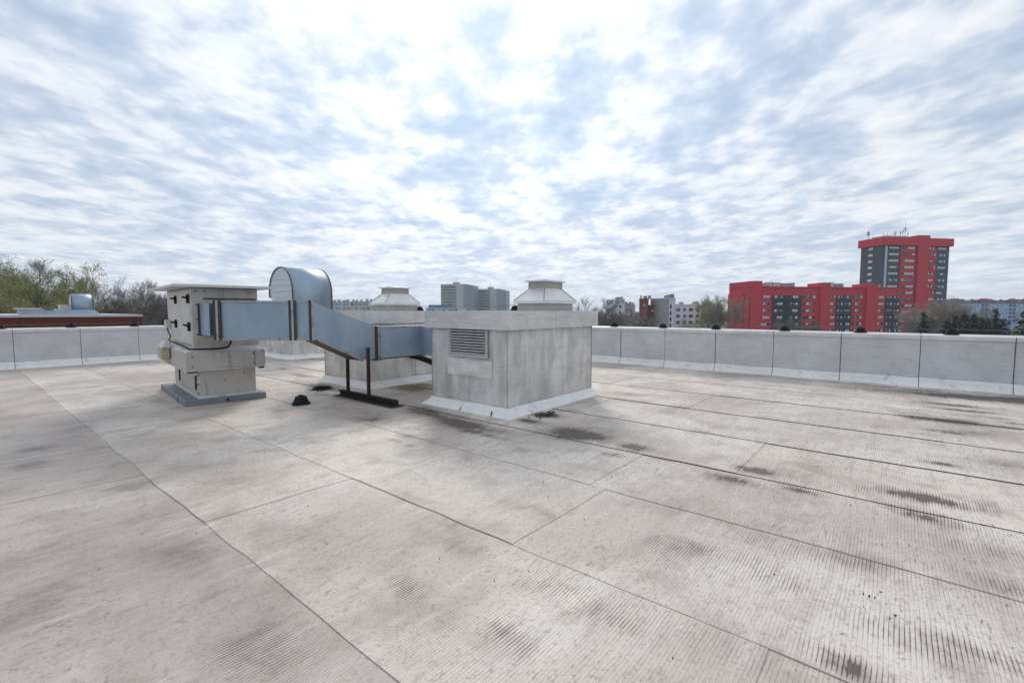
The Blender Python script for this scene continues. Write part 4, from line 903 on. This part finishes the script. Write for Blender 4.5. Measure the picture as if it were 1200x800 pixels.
def conifer(seed, H, wid):
    r_ = random.Random(seed); wood, lf = MB(), MB()
    wood.tube([(0, 0, 0), (.05, 0, H*.5), (0, 0, H)], [H*.02, H*.012, .02], 6, cap=False)
    z_ = H*.12
    while z_ < H*.985:
        f = 1-z_/H; nb_ = int(5+7*f)
        for i in range(nb_):
            an = r_.uniform(0, 6.28); ln_ = wid*(f**.85)*r_.uniform(.65, 1.1)+.12; dv = Vector((math.cos(an), math.sin(an), -.18+r_.gauss(0, .1)))
            st_ = Vector((0, 0, z_+r_.uniform(-.2, .2)))
            wood.tube([st_, st_+dv*ln_], [.03, .008], 3, cap=False)
            for k in range(int(7+ln_*11)):
                t_ = r_.uniform(.15, 1.03); c = st_+dv*ln_*t_+Vector((r_.gauss(0, .13), r_.gauss(0, .13), r_.gauss(-.08, .12)))
                a_ = (Vector((dv.x, dv.y, -.5)) + Vector((r_.gauss(0, .6), r_.gauss(0, .6), r_.gauss(0, .4)))).normalized(); b_ = a_.orthogonal().normalized(); b_ = Matrix.Rotation(r_.uniform(0, 6.28), 3, a_) @ b_
                L_ = r_.uniform(.14, .28); lf.add([c-a_*L_, c-b_*L_*.35, c+a_*L_, c+b_*L_*.35], [(0, 1, 2, 3)])
        z_ += H*.030
    return wood, lf
PROTO = {}
for key, (sd_, H_, sp_, kd) in {'w1': (11, 20, .85, 'willow'), 'w2': (12, 20, .95, 'willow'), 'w3': (23, 20, .75, 'spring'), 'b1': (31, 20, .75, 'bare'), 'b2': (34, 20, .62, 'bare'), 'b3': (37, 20, .9, 'bare')}.items():
    wd, lf = grow(sd_, H_, sp_, kd)
    PROTO[key] = (wd.mesh('trunk', 'bark' if key != 'b2' else 'bark_pale', smooth=False), lf.mesh('crown', {'willow': 'leaf_willow', 'spring': 'leaf_spring'}.get(kd, 'twig_pale' if key == 'b2' else 'twig_brown')), H_)
for key, (sd_, H_, wd_) in {'c1': (51, 12, 2.3), 'c2': (52, 12, 2.9)}.items():
    wd, lf = conifer(sd_, H_, wd_); PROTO[key] = (wd.mesh('trunk', 'bark'), lf.mesh('crown', 'leaf_conifer'), H_)
def split_bare(key):                              # a bare tree's crown is its twigs: thin faces go to the crown
    me = PROTO[key][0]; 
    return me
def tree(name, key, px, dist, ytop, label, group=None, wide=1.0, rz=None, seed=0):
    wd, lf, H_ = PROTO[key]; h_ = zfar(ytop, dist)-GROUND; k = h_/H_
    e = empty(name, far(px, dist, GROUND), rz if rz is not None else (px*.37+seed) % 6.28, label, 'tree', group); e.scale = (k*wide, k*wide, k)
    link('trunk', wd, e)
    if lf: link('crown', lf, e)
    return e
G1, G2 = 'green willows behind the dark red roof edge', 'bare trees behind the dark red roof edge'
L1, L2 = 'willow in fresh green leaf behind the dark red roof edge', 'bare brown tree behind the dark red roof edge'
for (k, px, dd, yt, wd_) in (('w1', 8, 62, 306, .85), ('w2', 52, 60, 293, .8), ('w1', 84, 66, 312, .65), ('w3', 30, 56, 326, .8), ('w2', 104, 68, 330, .6), ('w3', 66, 55, 334, .8), ('w2', -25, 62, 302, .9), ('w1', -70, 62, 308, 1.0), ('w3', 6, 54, 340, .9)):
    tree('willow_tree', k, px, dd, yt, L1 if yt != 293 else 'tallest willow in fresh leaf, rising over the roof with the dark red edge', G1 if yt != 293 else None, wd_)
for (k, px, dd, yt) in (('b1', 126, 74, 323), ('b3', 140, 76, 327), ('b1', 152, 80, 328), ('b1', 168, 84, 342), ('b3', 182, 88, 347), ('b3', 114, 82, 327), ('b3', 5, 68, 312), ('b1', 44, 72, 306), ('b1', 196, 92, 347), ('b3', 150, 72, 340), ('b3', 208, 95, 348), ('b1', 176, 78, 350)):
    tree('bare_tree', k, px, dd, yt, L2, G2, .85)
tree('bare_tree', 'b1', 690, 95, 349, 'bare tree showing over the right end of the louvred housing', None, 1.1)
for (k, px, dd, yt) in (('b3', 706, 130, 365), ('b1', 714, 140, 368), ('b3', 739, 150, 364), ('b2', 731, 140, 368), ('b1', 700, 135, 366), ('b2', 722, 138, 370), ('b1', 766, 150, 369), ('b2', 752, 155, 371)):
    tree('bare_tree', k, px, dd, yt, 'bare brown tree before the small dark red and white blocks', 'bare trees before the small blocks', .9)
for (k, px, dd, yt, wd_) in (('w3', 812, 235, 349, 1.1), ('w1', 822, 232, 351, 1.1), ('w3', 836, 170, 350, 1.0), ('w2', 848, 175, 349, .9), ('w3', 828, 165, 353, .9), ('w2', 802, 150, 368, 1.1)):
    tree('spring_tree', k, px, dd, yt, 'pale green budding tree between the white block and red slab', 'budding trees beside the red slab', wd_)
for (k, px, dd, yt) in (('b2', 846, 160, 346), ('b2', 853, 165, 349)):
    tree('bare_tree', k, px, dd, yt, 'bare twiggy tree against the end of the red slab', 'bare trees at the end of the red slab', .9)
for (k, px, dd, yt, wd_) in (('b2', 1090, 120, 353, 1.15), ('b2', 1104, 118, 350, 1.2), ('b2', 1098, 126, 356, 1.2), ('b2', 1124, 130, 358, 1.2), ('b2', 1082, 122, 362, 1.1), ('b2', 1192, 120, 368, 1.1), ('b2', 1112, 115, 364, 1.2)):
    tree('bare_tree', k, px, dd, yt, 'pale bare tree at the foot of the red tower', 'bare trees by the red tower', wd_)
for (k, px, dd, yt, wd_) in (('c1', 1081, 95, 364, 1.0), ('c2', 1130, 92, 365, 1.3), ('c2', 1140, 95, 367, 1.4), ('c1', 1120, 98, 368, 1.3), ('c1', 1165, 90, 360, .9), ('c2', 1158, 92, 371, 1.4), ('c2', 1175, 94, 372, 1.4), ('c2', 1204, 80, 358, 1.3), ('c1', 1150, 96, 371, 1.5), ('c2', 1110, 97, 373, 1.4), ('c2', 1222, 84, 360, 1.2)):
    tree('conifer_tree', k, px, dd, yt, 'dark green conifer before the long pale blue block', 'conifers before the pale blue block', wd_)
for (k, px, dd, yt) in (('b1', 915, 150, 375), ('b3', 930, 150, 373), ('b1', 943, 155, 374), ('b3', 925, 145, 371)):
    tree('bare_tree', k, px, dd, yt, 'low bare tree before the dark bay of the red slab', 'bare trees before the red slab', 1.2)
# far wood closing the horizon
m = MB(); r_ = random.Random(77)
for i in range(2600):
    dist = r_.uniform(620, 760); px = r_.uniform(-900, 2100); p_ = far(px, dist, GROUND); hh = r_.uniform(8, 13.4); rr_ = r_.uniform(2.5, 5)
    for k in range(3):
        a_ = r_.uniform(0, 3.14); ca, sa = math.cos(a_)*rr_, math.sin(a_)*rr_
        m.add([(p_.x-ca, p_.y-sa, GROUND), (p_.x+ca, p_.y+sa, GROUND), (p_.x+ca*.9, p_.y+sa*.9, GROUND+hh*.75), (p_.x+ca*.3, p_.y+sa*.3, GROUND+hh), (p_.x-ca*.5, p_.y-sa*.5, GROUND+hh*.9), (p_.x-ca*.95, p_.y-sa*.95, GROUND+hh*.6)], [(0, 1, 2, 3, 4, 5)])
tag(m.build('distant_wood', 'leaf_brown'), 'far belt of brown trees along the horizon', 'wood', kind='stuff')

# ------------------------------------------------------------------ the hazy air over the city
hm = bpy.data.materials.new('haze'); hm.use_nodes = True; MAT['haze'] = hm; t = hm.node_tree; t.nodes.clear()
vol = N(t, 'ShaderNodeVolumePrincipled'); vol.inputs['Color'].default_value = (.86, .92, 1, 1); vol.inputs['Density'].default_value = .00026; vol.inputs['Anisotropy'].default_value = .2
L(t, vol.outputs[0], N(t, 'ShaderNodeOutputMaterial').inputs['Volume'])
hz_ = MB().box(-3100, 3100, -3100, 3100, GROUND-1, 48).build('haze', 'haze'); tag(hz_, 'pale haze in the air over the whole place', 'haze', kind='stuff')
